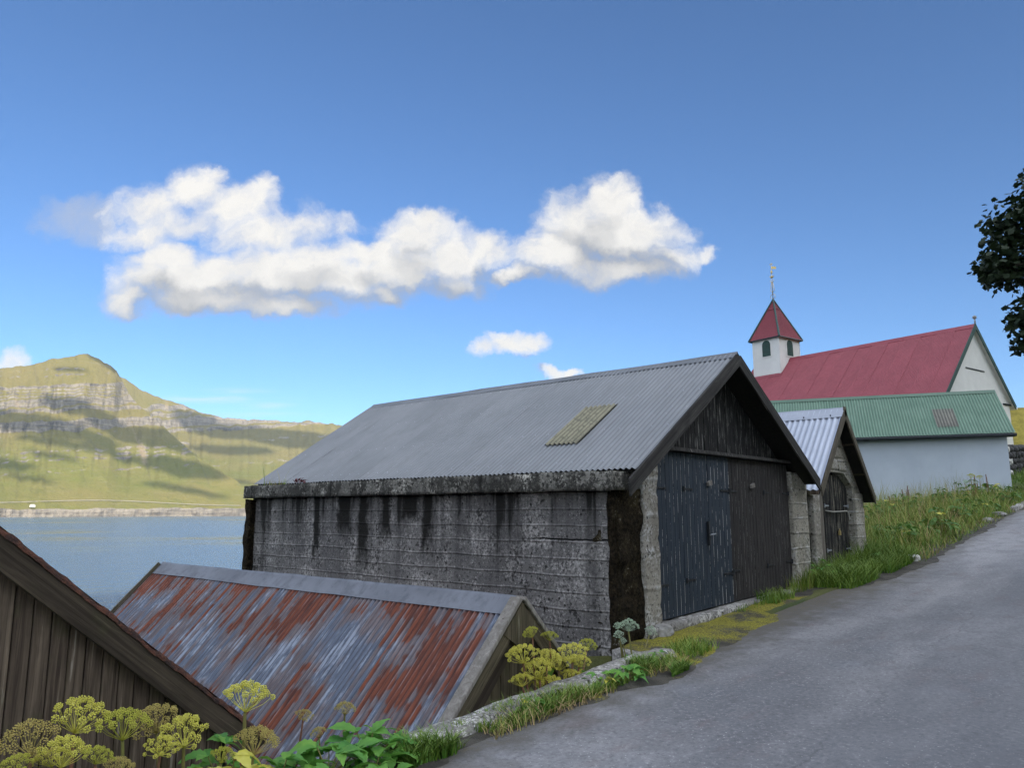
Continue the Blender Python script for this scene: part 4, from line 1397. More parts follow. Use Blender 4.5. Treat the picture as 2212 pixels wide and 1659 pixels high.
# ---------------------------------------------------------------- brown boarded shed, nearest
def build_brown_shed():
    rng = random.Random(5)
    AX, AZ, S1 = -7.9, 2.10, .835
    T = Thing('brown_shed', 'old brown boarded shed with mossy rusted roof edge beside the yellow flowers', 'shed', (AX, 3.0, -1.8))
    zl = lambda x: AZ - S1 * abs(x - AX)
    XR, XL = -5.02, -10.8
    Y0, Y1 = .26, 6.0
    g = T.part('gable_backing', MB().prism([(XL + .3, -1.9), (XR - .22, -1.9), (XR - .22, zl(XR - .22) - .2), (AX, AZ - .2), (XL + .3, zl(XL + .3) - .2)], 'y', Y0 + .11, Y0 + .14), 'interior_dark')
    planks(T, g, -9.2, -5.30, Y0 + .07, lambda x: -1.7, lambda x: zl(x) - .10, .1055, .03, 'shed_brown', rng, .006, jit=.006)
    T.part('side_wall', MB().box(XR - .30, XR - .22, Y0 + .14, Y1, -2.4, zl(XR - .22) - .1), 'shed_brown')
    T.part('side_wall', MB().box(XL + .22, XL + .30, Y0 + .14, Y1, -2.4, zl(XL + .22) - .1), 'shed_brown')
    T.part('back_wall', MB().prism([(XL + .3, -2.4), (XR - .3, -2.4), (XR - .3, zl(XR - .3) - .1), (AX, AZ - .12), (XL + .3, zl(XL + .3) - .1)], 'y', Y1 - .1, Y1), 'shed_brown')
    T.part('roof_deck', MB().prism([(XL, zl(XL)), (AX, AZ), (XR, zl(XR)), (XR, zl(XR) - .06), (AX, AZ - .07), (XL, zl(XL) - .06)], 'y', Y0 + .02, Y1 + .1), 'soffit_dark')
    n = 6
    L = (Y1 + .1 - Y0) / n
    for i in range(n):
        T.part('roof_sheet', corrugated((AX, Y0 + i * L, AZ + .016), (0, 1, 0), (XR - AX, 0, zl(XR) - AZ), 13.4, L / 13, .009, 14, 8, 0, .03, 140 + i), 'rust_edge', smooth=True)
        T.part('roof_sheet', corrugated((XL, Y0 + i * L, zl(XL) + .016), (0, 1, 0), (AX - XL, 0, AZ - zl(XL)), 13.4, L / 13, .009, 4, 8, 0, .03, 150 + i), 'rust_edge', smooth=True)
    # crumbling rusty, mossy crust along the verge
    nn = 120
    Xs = np.linspace(AX, XR + .02, nn)
    P = np.zeros((nn, 7, 3))
    for j in range(7):
        t = j / 6 * math.pi
        r = .030 + (fbm(Xs * 11, j * 2.2, 0, 4, 77) - .5) * .040
        P[:, j, 0] = Xs + math.sin(t) * r * .35
        P[:, j, 1] = Y0 + .015 - math.cos(t) * .035
        P[:, j, 2] = zl(Xs) - .012 + np.sin(t) * r * 1.2 + (fbm(Xs * 17, 3.0, 0, 4, 79) - .5) * .03
    T.part('roof_crust', MB().grid(P), 'rust_edge', smooth=True)
    dn = Vector((-S1, 0, -1)).normalized()
    board(T, 'barge_board', Vector((XR, Y0 - .012, zl(XR))) + dn * .085, Vector((AX, Y0 - .012, AZ)) + dn * .085, .155, .03, 'barge_brown', None, (-.06, 0), .010, 21)
    dn = Vector((S1, 0, -1)).normalized()
    board(T, 'barge_board', Vector((XL, Y0 - .010, zl(XL))) + dn * .085, Vector((AX, Y0 - .010, AZ)) + dn * .085, .155, .03, 'barge_brown', None, (-.06, 0), .010, 23)
    return T
build_brown_shed()

# ---------------------------------------------------------------- small shed with the pale zinc roof
def build_small_shed():
    rng = random.Random(3)
    AX, AZ = 6.55, 3.20
    XL, XR = 5.04, 8.03
    SLf, SR = (AZ - 1.66) / (AX - XL), (AZ - 1.55) / (XR - AX)
    zl = lambda x: AZ - (SLf * (AX - x) if x < AX else SR * (x - AX))
    T = Thing('small_shed', 'narrow concrete shed with bright zinc roof and peeling plank doors', 'shed', (AX, 2.2, .1))
    Y0, Y1 = -.22, 4.6
    # gable with a chamfered door opening: built of courses round the hole
    op = [(5.52, -.2), (5.52, 1.80), (5.95, 2.04), (6.95, 2.04), (7.37, 1.80), (7.37, -.2)]
    outer_l = [(5.20, -.2), (5.20, zl(5.20) - .10)]
    T.part('gable_wall', MB().prism([(5.20, -.2), (5.52, -.2), (5.52, 1.80), (5.95, 2.04), (6.95, 2.04), (7.37, 1.80), (7.37, -.2), (7.88, -.2), (7.88, zl(7.88) - .10), (AX, AZ - .16), (5.20, zl(5.20) - .10)], 'y', 0, .22), 'concrete_pale')
    # uneven courses on the gable
    for i, (a, b, z0, z1) in enumerate([(5.98, 6.62, 2.08, 2.26), (6.64, 7.10, 2.07, 2.30), (6.02, 6.92, 2.31, 2.50), (6.14, 6.90, 2.53, 2.68), (6.28, 6.76, 2.71, 2.86)]):
        T.part('course', rough_box(a, b, -.016, .03, z0, z1, .05, .012, 200 + i), 'concrete_pale', smooth=True)
    T.part('pier', rough_box(7.385, 7.885, -.035, .20, -.1, 1.66, .06, .014, 211, grooves=(1.42, .55)), 'concrete_pale', smooth=True)
    T.part('pier', rough_box(5.19, 5.51, -.035, .20, -.1, 1.60, .06, .014, 213, grooves=(1.15,)), 'concrete_pier', smooth=True)
    T.part('side_wall', MB().box(5.20, 5.40, .22, Y1 - .15, -1, zl(5.3) - .12), 'concrete_pier')
    T.part('side_wall', MB().box(7.68, 7.88, .22, Y1 - .15, -1, zl(7.8) - .12), 'concrete_pier')
    T.part('back_wall', MB().prism([(5.40, -1), (7.68, -1), (7.68, zl(7.68) - .1), (AX, AZ - .16), (5.40, zl(5.4) - .1)], 'y', Y1 - .35, Y1 - .15), 'concrete_pier')
    top = lambda x: 1.99 - max(0, (5.95 - x)) * .56 - max(0, (x - 6.95)) * .57
    leaves = [(5.53, 6.06, 'plank_grey', 'pale weathered door leaf'), (6.06, 6.71, 'plank_peeling', 'door leaf with black paint peeling'), (6.71, 7.36, 'plank_peeling', 'door leaf with black paint peeling')]
    for a, b, mat, lab in leaves:
        d = T.part('door', MB().box(a + .02, b - .02, .13, .15, .32, min(top(a), top(b)) - .03), 'soffit_dark', label=lab)
        planks(T, d, a + .006, b - .006, .10, lambda x: .28 + .05 * (x - 5.5), top, .108, .026, mat, rng, .007, jit=.005)
        for z in (1.42, .62):
            strap_hinge(T, d, a + .03 if a < 6.6 else b - .02, .10, z, .22, 'iron_zinc', 1 if a < 6.6 else -1)
    T.part('lining', MB().box(5.53, 7.36, .19, .215, -.1, 1.9), 'interior_dark')
    rp = [(6.08, .07, 1.33), (6.4, .055, 1.31), (6.8, .05, 1.315), (7.15, .055, 1.325), (7.22, .05, 1.30), (7.26, .04, 1.18), (7.23, .045, 1.16)]
    T.part('rope', MB().tube(rp, .011, 6), 'rope_pale', smooth=True)
    lk = MB().box(6.70, 6.75, .05, .085, .88, .96)
    lk.tube([(6.71, .067, .96), (6.71, .067, .995), (6.74, .067, .995), (6.74, .067, .96)], .006, 5)
    T.part('padlock', lk, 'gilt')
    T.part('roof_deck', MB().prism([(XL, zl(XL) - .016), (AX, AZ - .016), (XR, zl(XR) - .016), (XR, zl(XR) - .06), (AX, AZ - .07), (XL, zl(XL) - .06)], 'y', Y0 + .02, Y1 - .02), 'shed_brown')
    n = 5
    L = (Y1 - Y0) / n
    for i in range(n):
        y = Y0 + i * L
        T.part('roof_sheet', corrugated((XL, y, zl(XL) + .016 + .003 * (i % 2)), (0, 1, 0), (AX - XL, 0, AZ - zl(XL)), 9.4, L / 9, .0145, 3, 8), 'roof_galv', smooth=True)
        T.part('roof_sheet', corrugated((AX, y, AZ + .016 + .003 * (i % 2)), (0, 1, 0), (XR - AX, 0, zl(XR) - AZ), 9.4, L / 9, .0145, 3, 8), 'roof_galv', smooth=True)
    rc = T.part('ridge_cap', cap_sheet(AX, AZ, Y0 - .015, Y1, SLf, SR, .27, .25, .036, 10, 14), 'roof_galv', smooth=True)
    sc = MB()
    for i in range(9):
        y = Y0 + .2 + i * .5
        xx = AX - .15
        sc.tube([(xx, y, zl(xx) + .03), (xx - .012, y, zl(xx) + .052)], .012, 6)
    o = T.part('screw_heads', sc, 'iron_black', rc)
    o['kind'] = 'stuff'
    for sgn, low, m in ((-1, XL, 'barge_tan'), (1, XR, 'barge_tan')):
        s_ = SLf if sgn < 0 else SR
        dn = Vector((-sgn * s_, 0, -1)).normalized()
        board(T, 'barge_board', Vector((low, Y0 - .03, zl(low) + .03)) + dn * .065, Vector((AX, Y0 - .03, AZ + .03)) + dn * .075, .125, .028, m, None, (-sgn * -.05, -.05 * -sgn), .008, 25)
        # soffit boards seen from below
        for kx in range(3):
            f0, f1 = kx / 3 + .01, (kx + 1) / 3 - .01
            A = Vector((low + (AX - low) * f0, 0, zl(low + (AX - low) * f0) - .075)); B = Vector((low + (AX - low) * f1, 0, zl(low + (AX - low) * f1) - .075))
            mb = MB()
            mb.face([(A.x, Y0 + .01, A.z), (B.x, Y0 + .01, B.z), (B.x, -.001, B.z), (A.x, -.001, A.z)])
            mb.face([(A.x, Y0 + .01, A.z + .012), (A.x, -.001, A.z + .012), (B.x, -.001, B.z + .012), (B.x, Y0 + .01, B.z + .012)])
            T.part('soffit_board', mb, 'soffit_dark')
    # mossy stub of wall in the gap to the boathouse
    T.part('gap_wall', rough_box(4.90, 5.19, .05, .30, -.2, 1.62, .05, .022, 217), 'black_moss', smooth=True)
    return T
build_small_shed()
# ================================================================= green roofed store
def build_green_store():
    T = Thing('green_roofed_store', 'long pale grey rendered store with green corrugated roof and black gutter', 'store', (24.684, -.029, 1.0), R(-69.53))
    # local frame: +X towards the road, +Y away from the viewer; floor at z=0
    L, W, H, S = 11.0, 4.4, 3.10, .76
    T.part('wall', MB().box(-L, 0, 0, W, -1.5, H), 'render_grey')
    e0 = -.25
    ez = 3.165
    ridge_y = W / 2
    rz = ez + S * (ridge_y - e0)
    T.part('gable', MB().prism([(0.0, H), (W, H), (W / 2, H + S * W / 2)], 'x', -L + .01, -.004), 'render_grey')
    T.part('soffit', MB().prism([(e0 + .02, ez - .03), (ridge_y, rz - .03), (W - e0, ez - .03), (W - e0, ez - .09), (ridge_y, rz - .10), (e0 + .02, ez - .09)], 'x', -L - .15, .18), 'trim_dark')
    n = 11
    lw = (L + .4) / n
    pitch = lw / 10
    for i in range(n):
        x = -L - .2 + i * lw
        T.part('roof_sheet', corrugated((x, e0 - .03, ez - .02 + .003 * (i % 2)), (1, 0, 0), (0, ridge_y - e0 + .03, rz - ez + .02), lw / pitch + .4, pitch, .015, 4, 8, 0, .008, 300 + i), 'roof_green', smooth=True)
        T.part('roof_sheet', corrugated((x, W - e0, ez), (1, 0, 0), (0, ridge_y - W + e0, rz - ez), lw / pitch + .4, pitch, .015, 2, 8), 'roof_green', smooth=True)
    T.part('roof_light', corrugated((-2.19, .12, ez + S * (.12 - e0) + .03), (1, 0, 0), (0, 1.06, 1.06 * S), 7.0, pitch, .018, 3, 8), 'skylight_old', smooth=True)
    P = np.zeros((20, 3, 3))
    for i, x in enumerate(np.linspace(-L - .2, .22, 20)):
        for j, (y, z) in enumerate(((ridge_y - .16, rz - .16 * S + .03), (ridge_y, rz + .05), (ridge_y + .16, rz - .16 * S + .03))):
            P[i, j] = (x, y, z)
    T.part('ridge_cap', MB().grid(P), 'roof_green')
    prof = [(-.09 + .0, 0.0), (-.095, -.06), (-.07, -.10), (-.01, -.115), (.045, -.10), (.06, -.05), (.06, 0)]
    g = MB()
    P = np.zeros((2, len(prof), 3))
    for i, x in enumerate((-L - .15, .24)):
        for j, (y, z) in enumerate(prof):
            P[i, j] = (x, e0 - .07 + y, ez - .045 + z)
    g.grid(P)
    g.face([tuple(P[1, j]) for j in range(len(prof))])
    T.part('gutter', g, 'trim_dark')
    T.part('fascia', MB().box(-L - .15, .20, e0 + .02, e0 + .05, ez - .17, ez - .04), 'trim_dark')
build_green_store()

# ================================================================= church
def build_church():
    T = Thing('church', 'white church with steep crimson roof and small square bell tower', 'church', (42.588, 3.854, 3.0), R(-103.0))
    RZ = 9.16                      # ridge above the floor
    S = 1.035
    L = 15.0
    yw = 4.02
    ey = 4.36
    ze = RZ - S * ey
    T.part('wall', MB().box(-L, 0, -yw, yw, -2, RZ - S * yw - .12), 'paint_white')
    T.part('gable', MB().prism([(-yw, RZ - S * yw - .14), (yw, RZ - S * yw - .14), (0, RZ - .14)], 'x', -L + .004, .004), 'paint_white')
    T.part('roof_deck', MB().prism([(-ey, ze - .03), (0, RZ - .03), (ey, ze - .03), (ey, ze - .13), (0, RZ - .16), (-ey, ze - .13)], 'x', -L - .12, .22), 'paint_white')
    n = 15
    lw = (L + .3) / n
    pitch = lw / 11
    for i in range(n):
        x = -L - .12 + i * lw
        T.part('roof_sheet', corrugated((x, -ey - .04, ze - .04 + .024 * (i % 2)), (1, 0, 0), (0, ey + .04, RZ - ze + .04), lw / pitch + .4, pitch, .010, 3, 6, 0, .008, 400 + i), 'roof_red', smooth=True)
        T.part('roof_sheet', corrugated((x, ey + .04, ze - .04), (1, 0, 0), (0, -ey - .04, RZ - ze + .04), lw / pitch + .4, pitch, .010, 2, 6), 'roof_red', smooth=True)
    T.part('ridge_cap', MB().prism([(-.24, RZ - .24 * S + .03), (0, RZ + .05), (.24, RZ - .24 * S + .03), (.22, RZ - .24 * S + .01), (0, RZ + .02), (-.22, RZ - .24 * S + .01)], 'x', -L + .9, .24), 'roof_red')
    for sg in (-1, 1):
        c = 1 / math.hypot(1, S)
        q = [(sg * (ey + .04), ze + .02), (0, RZ + .07), (0, RZ - .30), (sg * (ey - .10), ze - .17)]
        if sg > 0:
            q = q[::-1]
        T.part('barge_board', MB().prism(q, 'x', .205, .25), 'trim_green')
        T.part('eave_gutter', MB().tube([(-L - .1, sg * (ey + .10), ze - .12), (.24, sg * (ey + .10), ze - .12)], .06, 8), 'paint_white')
    # finial on the near gable, a dark slit in it, and the return of the eave
    fin = MB().tube([(.22, 0, RZ), (.22, 0, RZ + .34)], [.05, .035], 8)
    fin.lathe([(0.01, RZ + .30), (.10, RZ + .36), (.12, RZ + .43), (.09, RZ + .50), (0.01, RZ + .54)], (.22, 0), 10)
    T.part('finial', fin, 'stone_pale', smooth=True)
    T.part('gable_slot', MB().box(.005, .03, -1.25, 1.05, RZ - 2.72, RZ - 2.64), 'trim_dark')
    T.part('gable_cornice', MB().box(.005, .05, yw - .9, yw + .2, RZ - S * yw - .32, RZ - S * yw - .22), 'trim_dark')
    # long side windows
    for i in range(4):
        x = -2.2 - i * 2.9
        wd = T.part('window', MB().box(x - .5, x + .5, -yw - .05, -yw - .004, .9, 2.9), 'paint_white')
        T.part('pane', MB().box(x - .42, x + .42, -yw - .055, -yw - .051, .98, 2.82), 'glass_dark', wd)
    # tower
    tx0, tx1, tw = -14.45, -12.20, 1.21
    tz = RZ + 1.48
    tower = T.part('tower', MB().box(tx0, tx1, -tw, tw, 3.5, tz), 'paint_white')
    for y in (-tw - .02, tw + .02):
        s_ = -1 if y < 0 else 1
        T.part('corner_board', MB().box(tx1 - .10, tx1 + .022, min(y, y - s_ * .03), max(y, y - s_ * .03), RZ - 1.2, tz - .01), 'paint_white', tower)
    zt_low, zt_hi = tz - 1.30, tz - .13
    def arch(half, zb, zt, k=8):
        return [(-half, zb), (half, zb)] + [(half * math.cos(t), zt - half + half * math.sin(t)) for t in np.linspace(0, math.pi, k)]
    cx = (tx0 + tx1) / 2 + .08
    for kind, half, dz, dep, mat in (('window', .46, .09, .035, 'paint_white'), ('louvre', .34, .0, .050, 'louvre_green')):
        poly = [(x + cx, z) for x, z in arch(half, zt_low - dz, zt_hi + dz * .9)]
        a = T.part(kind, MB().prism(poly, 'y', -tw - dep, -tw - .003), mat, tower)
        poly = [(x, z) for x, z in arch(half, zt_low - dz, zt_hi + dz * .9)]
        b = T.part(kind, MB().prism(poly, 'x', tx1 + .003, tx1 + dep), mat, tower)
    for z in (zt_low + .32, zt_low + .85):
        T.part('shutter_strap', MB().box(cx - .30, cx + .25, -tw - .065, -tw - .051, z, z + .03), 'trim_dark', tower)
        T.part('shutter_strap', MB().box(tx1 + .051, tx1 + .065, -.28, .28, z, z + .03), 'trim_dark', tower)
    # flashing where the tower meets the roof
    fl = MB()
    fl.hexa([(tx0, -tw - .16, RZ - S * (tw + .16) + .0), (tx1 + .1, -tw - .16, RZ - S * (tw + .16) + .0), (tx1 + .1, -tw, RZ - S * tw - .01), (tx0, -tw, RZ - S * tw - .01)],
            [(tx0, -tw - .16, RZ - S * (tw + .16) + .05), (tx1 + .1, -tw - .16, RZ - S * (tw + .16) + .05), (tx1 + .1, -tw, RZ - S * tw + .09), (tx0, -tw, RZ - S * tw + .09)])
    T.part('flashing', fl, 'roof_red')
    # spire
    apex = Vector(((tx0 + tx1) / 2, 0, 16.78 - 3.0))
    ov = .17
    base = [Vector((tx1 + ov, -tw - ov, tz - .04)), Vector((tx1 + ov, tw + ov, tz - .04)), Vector((tx0 - ov, tw + ov, tz - .04)), Vector((tx0 - ov, -tw - ov, tz - .04))]
    sp = T.part('spire', MB().raw([base[3], base[0], base[1], base[2], apex - Vector((0, 0, .05))], [(0, 1, 4), (1, 2, 4), (2, 3, 4), (3, 0, 4), (3, 2, 1, 0)]), 'roof_red')
    for i in range(4):
        a, b = base[i], base[(i + 1) % 4]
        side = (b - a).normalized()
        n_ = 13
        out = (a + b) / 2 - Vector((apex.x, 0, 0)); out.z = 0; out.normalize()
        ribs = MB()
        for j in range(1, n_ * 2):
            f = j / (n_ * 2)
            p = a + (b - a) * f
            tt = min(f, 1 - f) * 2 * .93
            q = p + ((apex - (a + b) / 2) * tt)
            ribs.raw([p + out * .004 - side * .022, p + out * .030, p + out * .004 + side * .022, q - side * .012 + out * .004, q + out * .022, q + side * .012 + out * .004],
                     [(0, 1, 4, 3), (1, 2, 5, 4)])
        o = T.part('roof_ribs', ribs, 'roof_red', sp)
        o['kind'] = 'stuff'
        T.part('hip_trim', MB().tube([a + Vector((0, 0, .02)), apex + Vector((0, 0, .02))], [.075, .055], 6), 'trim_green', sp)
        mid0 = a + (apex - a) * .74; mid1 = b + (apex - b) * .74
        T.part('spire_band', MB().tube([mid0 + out * .02, mid1 + out * .02], .028, 5), 'roof_red', sp)
        T.part('eave_trim', MB().tube([a, b], .05, 6), 'trim_dark', sp)
    # gilded weather vane
    vx, z0 = apex.x, apex.z
    v = T.part('vane_rod', MB().tube([(vx, 0, z0 - .1), (vx, 0, z0 + 2.80)], [.032, .018], 7), 'gilt', smooth=True)
    cu = MB()
    for sg in (-1, 1):
        cu.tube([(vx + sg * .02, 0, z0 + .05), (vx + sg * .20, 0, z0 + .12), (vx + sg * .17, 0, z0 + .34), (vx + sg * .04, 0, z0 + .42)], .018, 5)
        cu.tube([(vx + sg * .02, 0, z0 + .52), (vx + sg * .17, 0, z0 + .70), (vx + sg * .11, 0, z0 + 1.0), (vx + sg * .03, 0, z0 + 1.35)], .018, 5)
        cu.tube([(vx + sg * .02, 0, z0 + 1.30), (vx + sg * .16, 0, z0 + 1.38), (vx + sg * .13, 0, z0 + 1.48)], .016, 5)
        cu.tube([(vx + sg * .02, 0, z0 + 1.62), (vx + sg * .15, 0, z0 + 1.72), (vx + sg * .17, 0, z0 + 1.82)], .018, 5)
    T.part('scrollwork', cu, 'gilt', v, True)
    kn = MB().lathe([(.03, z0 + 1.62), (.10, z0 + 1.68), (.12, z0 + 1.76), (.03, z0 + 1.80)], (vx, 0), 9)
    T.part('knop', kn, 'gilt', v, True)
    T.part('drum', MB().lathe([(.01, z0 + 2.02), (.075, z0 + 2.02), (.075, z0 + 2.17), (.01, z0 + 2.17)], (vx, 0), 9), 'gilt', v)
    fl = MB().prism([(0, z0 + 2.34), (.34, z0 + 2.28), (.34, z0 + 2.46), (0, z0 + 2.54)], 'y', -.012, .012)
    fl.v = [(vx + p[0] * .9, p[1] + p[0] * .4, p[2]) for p in fl.v]
    T.part('flag', fl, 'gilt', v)
    cr = MB().box(vx - .13, vx + .13, -.018, .018, z0 + 2.68, z0 + 2.72)
    T.part('cross_arm', cr, 'gilt', v)
build_church()

# ================================================================= turf roofed house and stone wall beyond the store
def build_turf_house():
    T = Thing('turf_house', 'white house with yellow turf roof and dark blue barge board beyond the store', 'house', (46.6, 2.0, 1.25), R(-66))
    T.part('wall', MB().box(-2.4, 7, 0, 6.5, -2, 3.1), 'paint_white')
    T.part('plinth_band', MB().box(-2.45, 7.05, -.05, 0, 2.35, 2.75), 'paint_white')
    T.part('gable', MB().prism([(0, 3.1), (6.5, 3.1), (3.25, 6.2)], 'x', -2.395, 6.995), 'paint_white')
    S = 3.1 / 3.25
    r = [(-.5, 3.1 - S * .5 + .12), (3.25, 6.32), (7.0, 3.1 - S * .5 + .12), (7.0, 3.1 - S * .5 + .42), (3.25, 6.66), (-.5, 3.1 - S * .5 + .42)]
    T.part('turf', MB().prism(r[::-1], 'x', -2.7, 7.3), 'turf_roof')
    for xx in (-2.76, 7.31):
        for sg in (0, 1):
            pts = [(-.55, 2.66), (3.25, 6.28), (3.25, 6.62), (-.55, 3.0)]
            if sg:
                pts = [(6.5 - y, z) for y, z in pts][::-1]
            T.part('barge_board', MB().prism(pts, 'x', xx, xx + .05), 'trim_dark')
    for x in (.4, 3.0, 5.4):
        w_ = T.part('window', MB().box(x - .55, x + .55, -.05, -.004, 1.0, 2.3), 'trim_dark')
        T.part('pane', MB().box(x - .47, x + .47, -.056, -.052, 1.08, 2.22), 'glass_dark', w_)
build_turf_house()

def stone_mesh(seed, a, b, c, mat, sub=2):
    import bmesh
    bm = bmesh.new()
    bmesh.ops.create_icosphere(bm, subdivisions=sub, radius=1.0)
    P = np.array([v.co[:] for v in bm.verts])
    f = 0.72 + 0.55 * fbm(P[:, 0] * 1.6 + seed, P[:, 1] * 1.6, P[:, 2] * 1.6, 3, seed)
    P = np.sign(P) * np.abs(P) ** .72 * f[:, None] * np.array([a, b, c])
    for v, p in zip(bm.verts, P):
        v.co = p
    me = bpy.data.meshes.new('stone')
    bm.to_mesh(me)
    bm.free()
    me.materials.append(MATS[mat])
    return me

def build_stone_wall():
    T = Thing('dry_stone_wall', 'dark dry stone wall with pale lichened stones behind the grey store', 'stone wall', (34.0, 1.2, 2.3))
    rng = random.Random(9)
    kinds = [stone_mesh(s, .30, .22, .16, 'stone_dark') for s in range(5)] + [stone_mesh(9, .30, .22, .17, 'stone_lichen')]
    T.part('wall_core', MB().box(27.2, 42.0, .92, 1.45, 1.2, 3.75), 'stone_dark')
    for row in range(6):
        x = 27.2 + (row % 2) * .25
        while x < 41.5:
            z = 2.70 + row * .26 + (road_z(x) - road_z(31)) * .9
            kx = 5 if rng.random() < .12 else rng.randrange(5)
            T.inst('stone', kinds[kx], (x, .92 + rng.uniform(-.04, .04), z), (rng.uniform(-.3, .3), rng.uniform(-.2, .2), rng.uniform(-.3, .3)),
                   scale=(rng.uniform(.8, 1.2), 1, rng.uniform(.8, 1.15)))
            x += rng.uniform(.42, .62)
    # grassy bank in front of it
    X = np.linspace(25.6, 42, 60); Tt = np.linspace(0, 1, 8)
    XX, TT = np.meshgrid(X, Tt, indexing='ij')
    YY = -.75 + 1.75 * TT
    Z = road_z(XX) + .02 + np.sin(TT * 1.57) * .55 + (fbm(XX * 2, YY * 2, 0, 3, 3) - .5) * .12
    o = structure('bank', np_mesh('bank', np.stack([XX, YY, Z], -1).reshape(-1, 3), grid_faces(60, 8)[:, ::-1], 'grass_ground'))
build_stone_wall()

def build_verge_stones():
    spec = [((8.15, -.78), .17, .12, .085, 'stone_lichen', 'pale flat stone in the grass beside the small shed'),
            ((15.2, -.84), .22, .12, .08, 'concrete_kerb', 'grey half buried kerb stone in the grass bank along the road'),
            ((17.0, -.80), .26, .12, .08, 'concrete_kerb', 'broad grey kerb stone sunk in the verge below the store'),
            ((-.05, -.10), .16, .10, .09, 'stone_pale', 'crumbled lump of concrete at the foot of the boathouse pier')]
    for i, ((x, y), a, b, c, m, lab) in enumerate(spec):
        o = link('stone', stone_mesh(30 + i, a, b, c, m, 3), None, (x, y, float(road_z(x)) + c * .35), (0, 0, .4 * i))
        tag(o, lab, 'stone', None)
    # concrete edging up to the corner of the store
    mb = rough_box(18.6, 24.6, -1.02, -.84, -.12, .10, .12, .02, 61, drop=lambda x, y: road_z(x))
    t = Thing('edging', 'low concrete edging strip between grass bank and road by the store', 'kerb', (21, -.93, 1.4))
    t.part('edging_strip', mb, 'concrete_kerb', smooth=True)
build_verge_stones()
# ================================================================= grass
def blades(P, H, tint, rng, width=0.006, lean=0.5, heading=None):
    """P (n,3) roots, H (n) heights -> verts, tris, attributes; bent tapering blades"""
    n = len(P)
    th = rng.uniform(0, 2 * np.pi, n) if heading is None else heading
    ln = lean * (0.3 + rng.random(n)) * H
    d = np.stack([np.cos(th), np.sin(th), np.zeros(n)], 1)
    s = np.stack([-np.sin(th), np.cos(th), np.zeros(n)], 1)
    tw = rng.uniform(-.9, .9, n)
    s = s * np.cos(tw)[:, None] + d * np.sin(tw)[:, None]
    w = width * (0.6 + 0.8 * rng.random(n))
    V = np.zeros((n, 7, 3))
    tip = np.zeros((n, 7))
    for r, (t, wf) in enumerate(((0, 1.0), (.38, .9), (.75, .55))):
        c = P + d * (ln * t ** 2)[:, None] + np.array([0, 0, 1.0]) * (H * (t - .18 * t * t * lean))[:, None]
        V[:, 2 * r] = c - s * (w * wf)[:, None]
        V[:, 2 * r + 1] = c + s * (w * wf)[:, None]
        tip[:, 2 * r:2 * r + 2] = t
    V[:, 6] = P + d * ln[:, None] + np.array([0, 0, 1.0]) * (H * (1 - .18 * lean))[:, None]
    tip[:, 6] = 1
    b = (np.arange(n) * 7)[:, None]
    F = np.concatenate([b + np.array(q) for q in ((0, 1, 3), (0, 3, 2), (2, 3, 5), (2, 5, 4), (4, 5, 6))], 1).reshape(-1, 3)
    return V.reshape(-1, 3), F, np.repeat(tint, 7), tip.ravel()

def grass_object(name, sets, label):
    V, F, T, K = [], [], [], []
    o = 0
    for v, f, t, k in sets:
        V.append(v); F.append(f + o); T.append(t); K.append(k)
        o += len(v)
    me = np_mesh(name, np.concatenate(V), np.concatenate(F), 'grass_blades', True, {'tint': np.concatenate(T), 'tip': np.concatenate(K)})
    ob = link(name, me)
    tag(ob, label, 'grass', None, 'stuff')
    return ob

def clumped(rng, n, x0, x1, y0, y1, freq, thr, seed):
    """scatter that keeps to noise patches"""
    out = []
    while len(out) < n:
        x = rng.uniform(x0, x1, 4 * n); y = rng.uniform(y0, y1, 4 * n)
        k = fbm(x * freq, y * freq, 0, 3, seed) > thr
        out += list(zip(x[k], y[k]))
        if k.sum() < 5:
            break
    a = np.array(out[:n])
    return a[:, 0], a[:, 1]

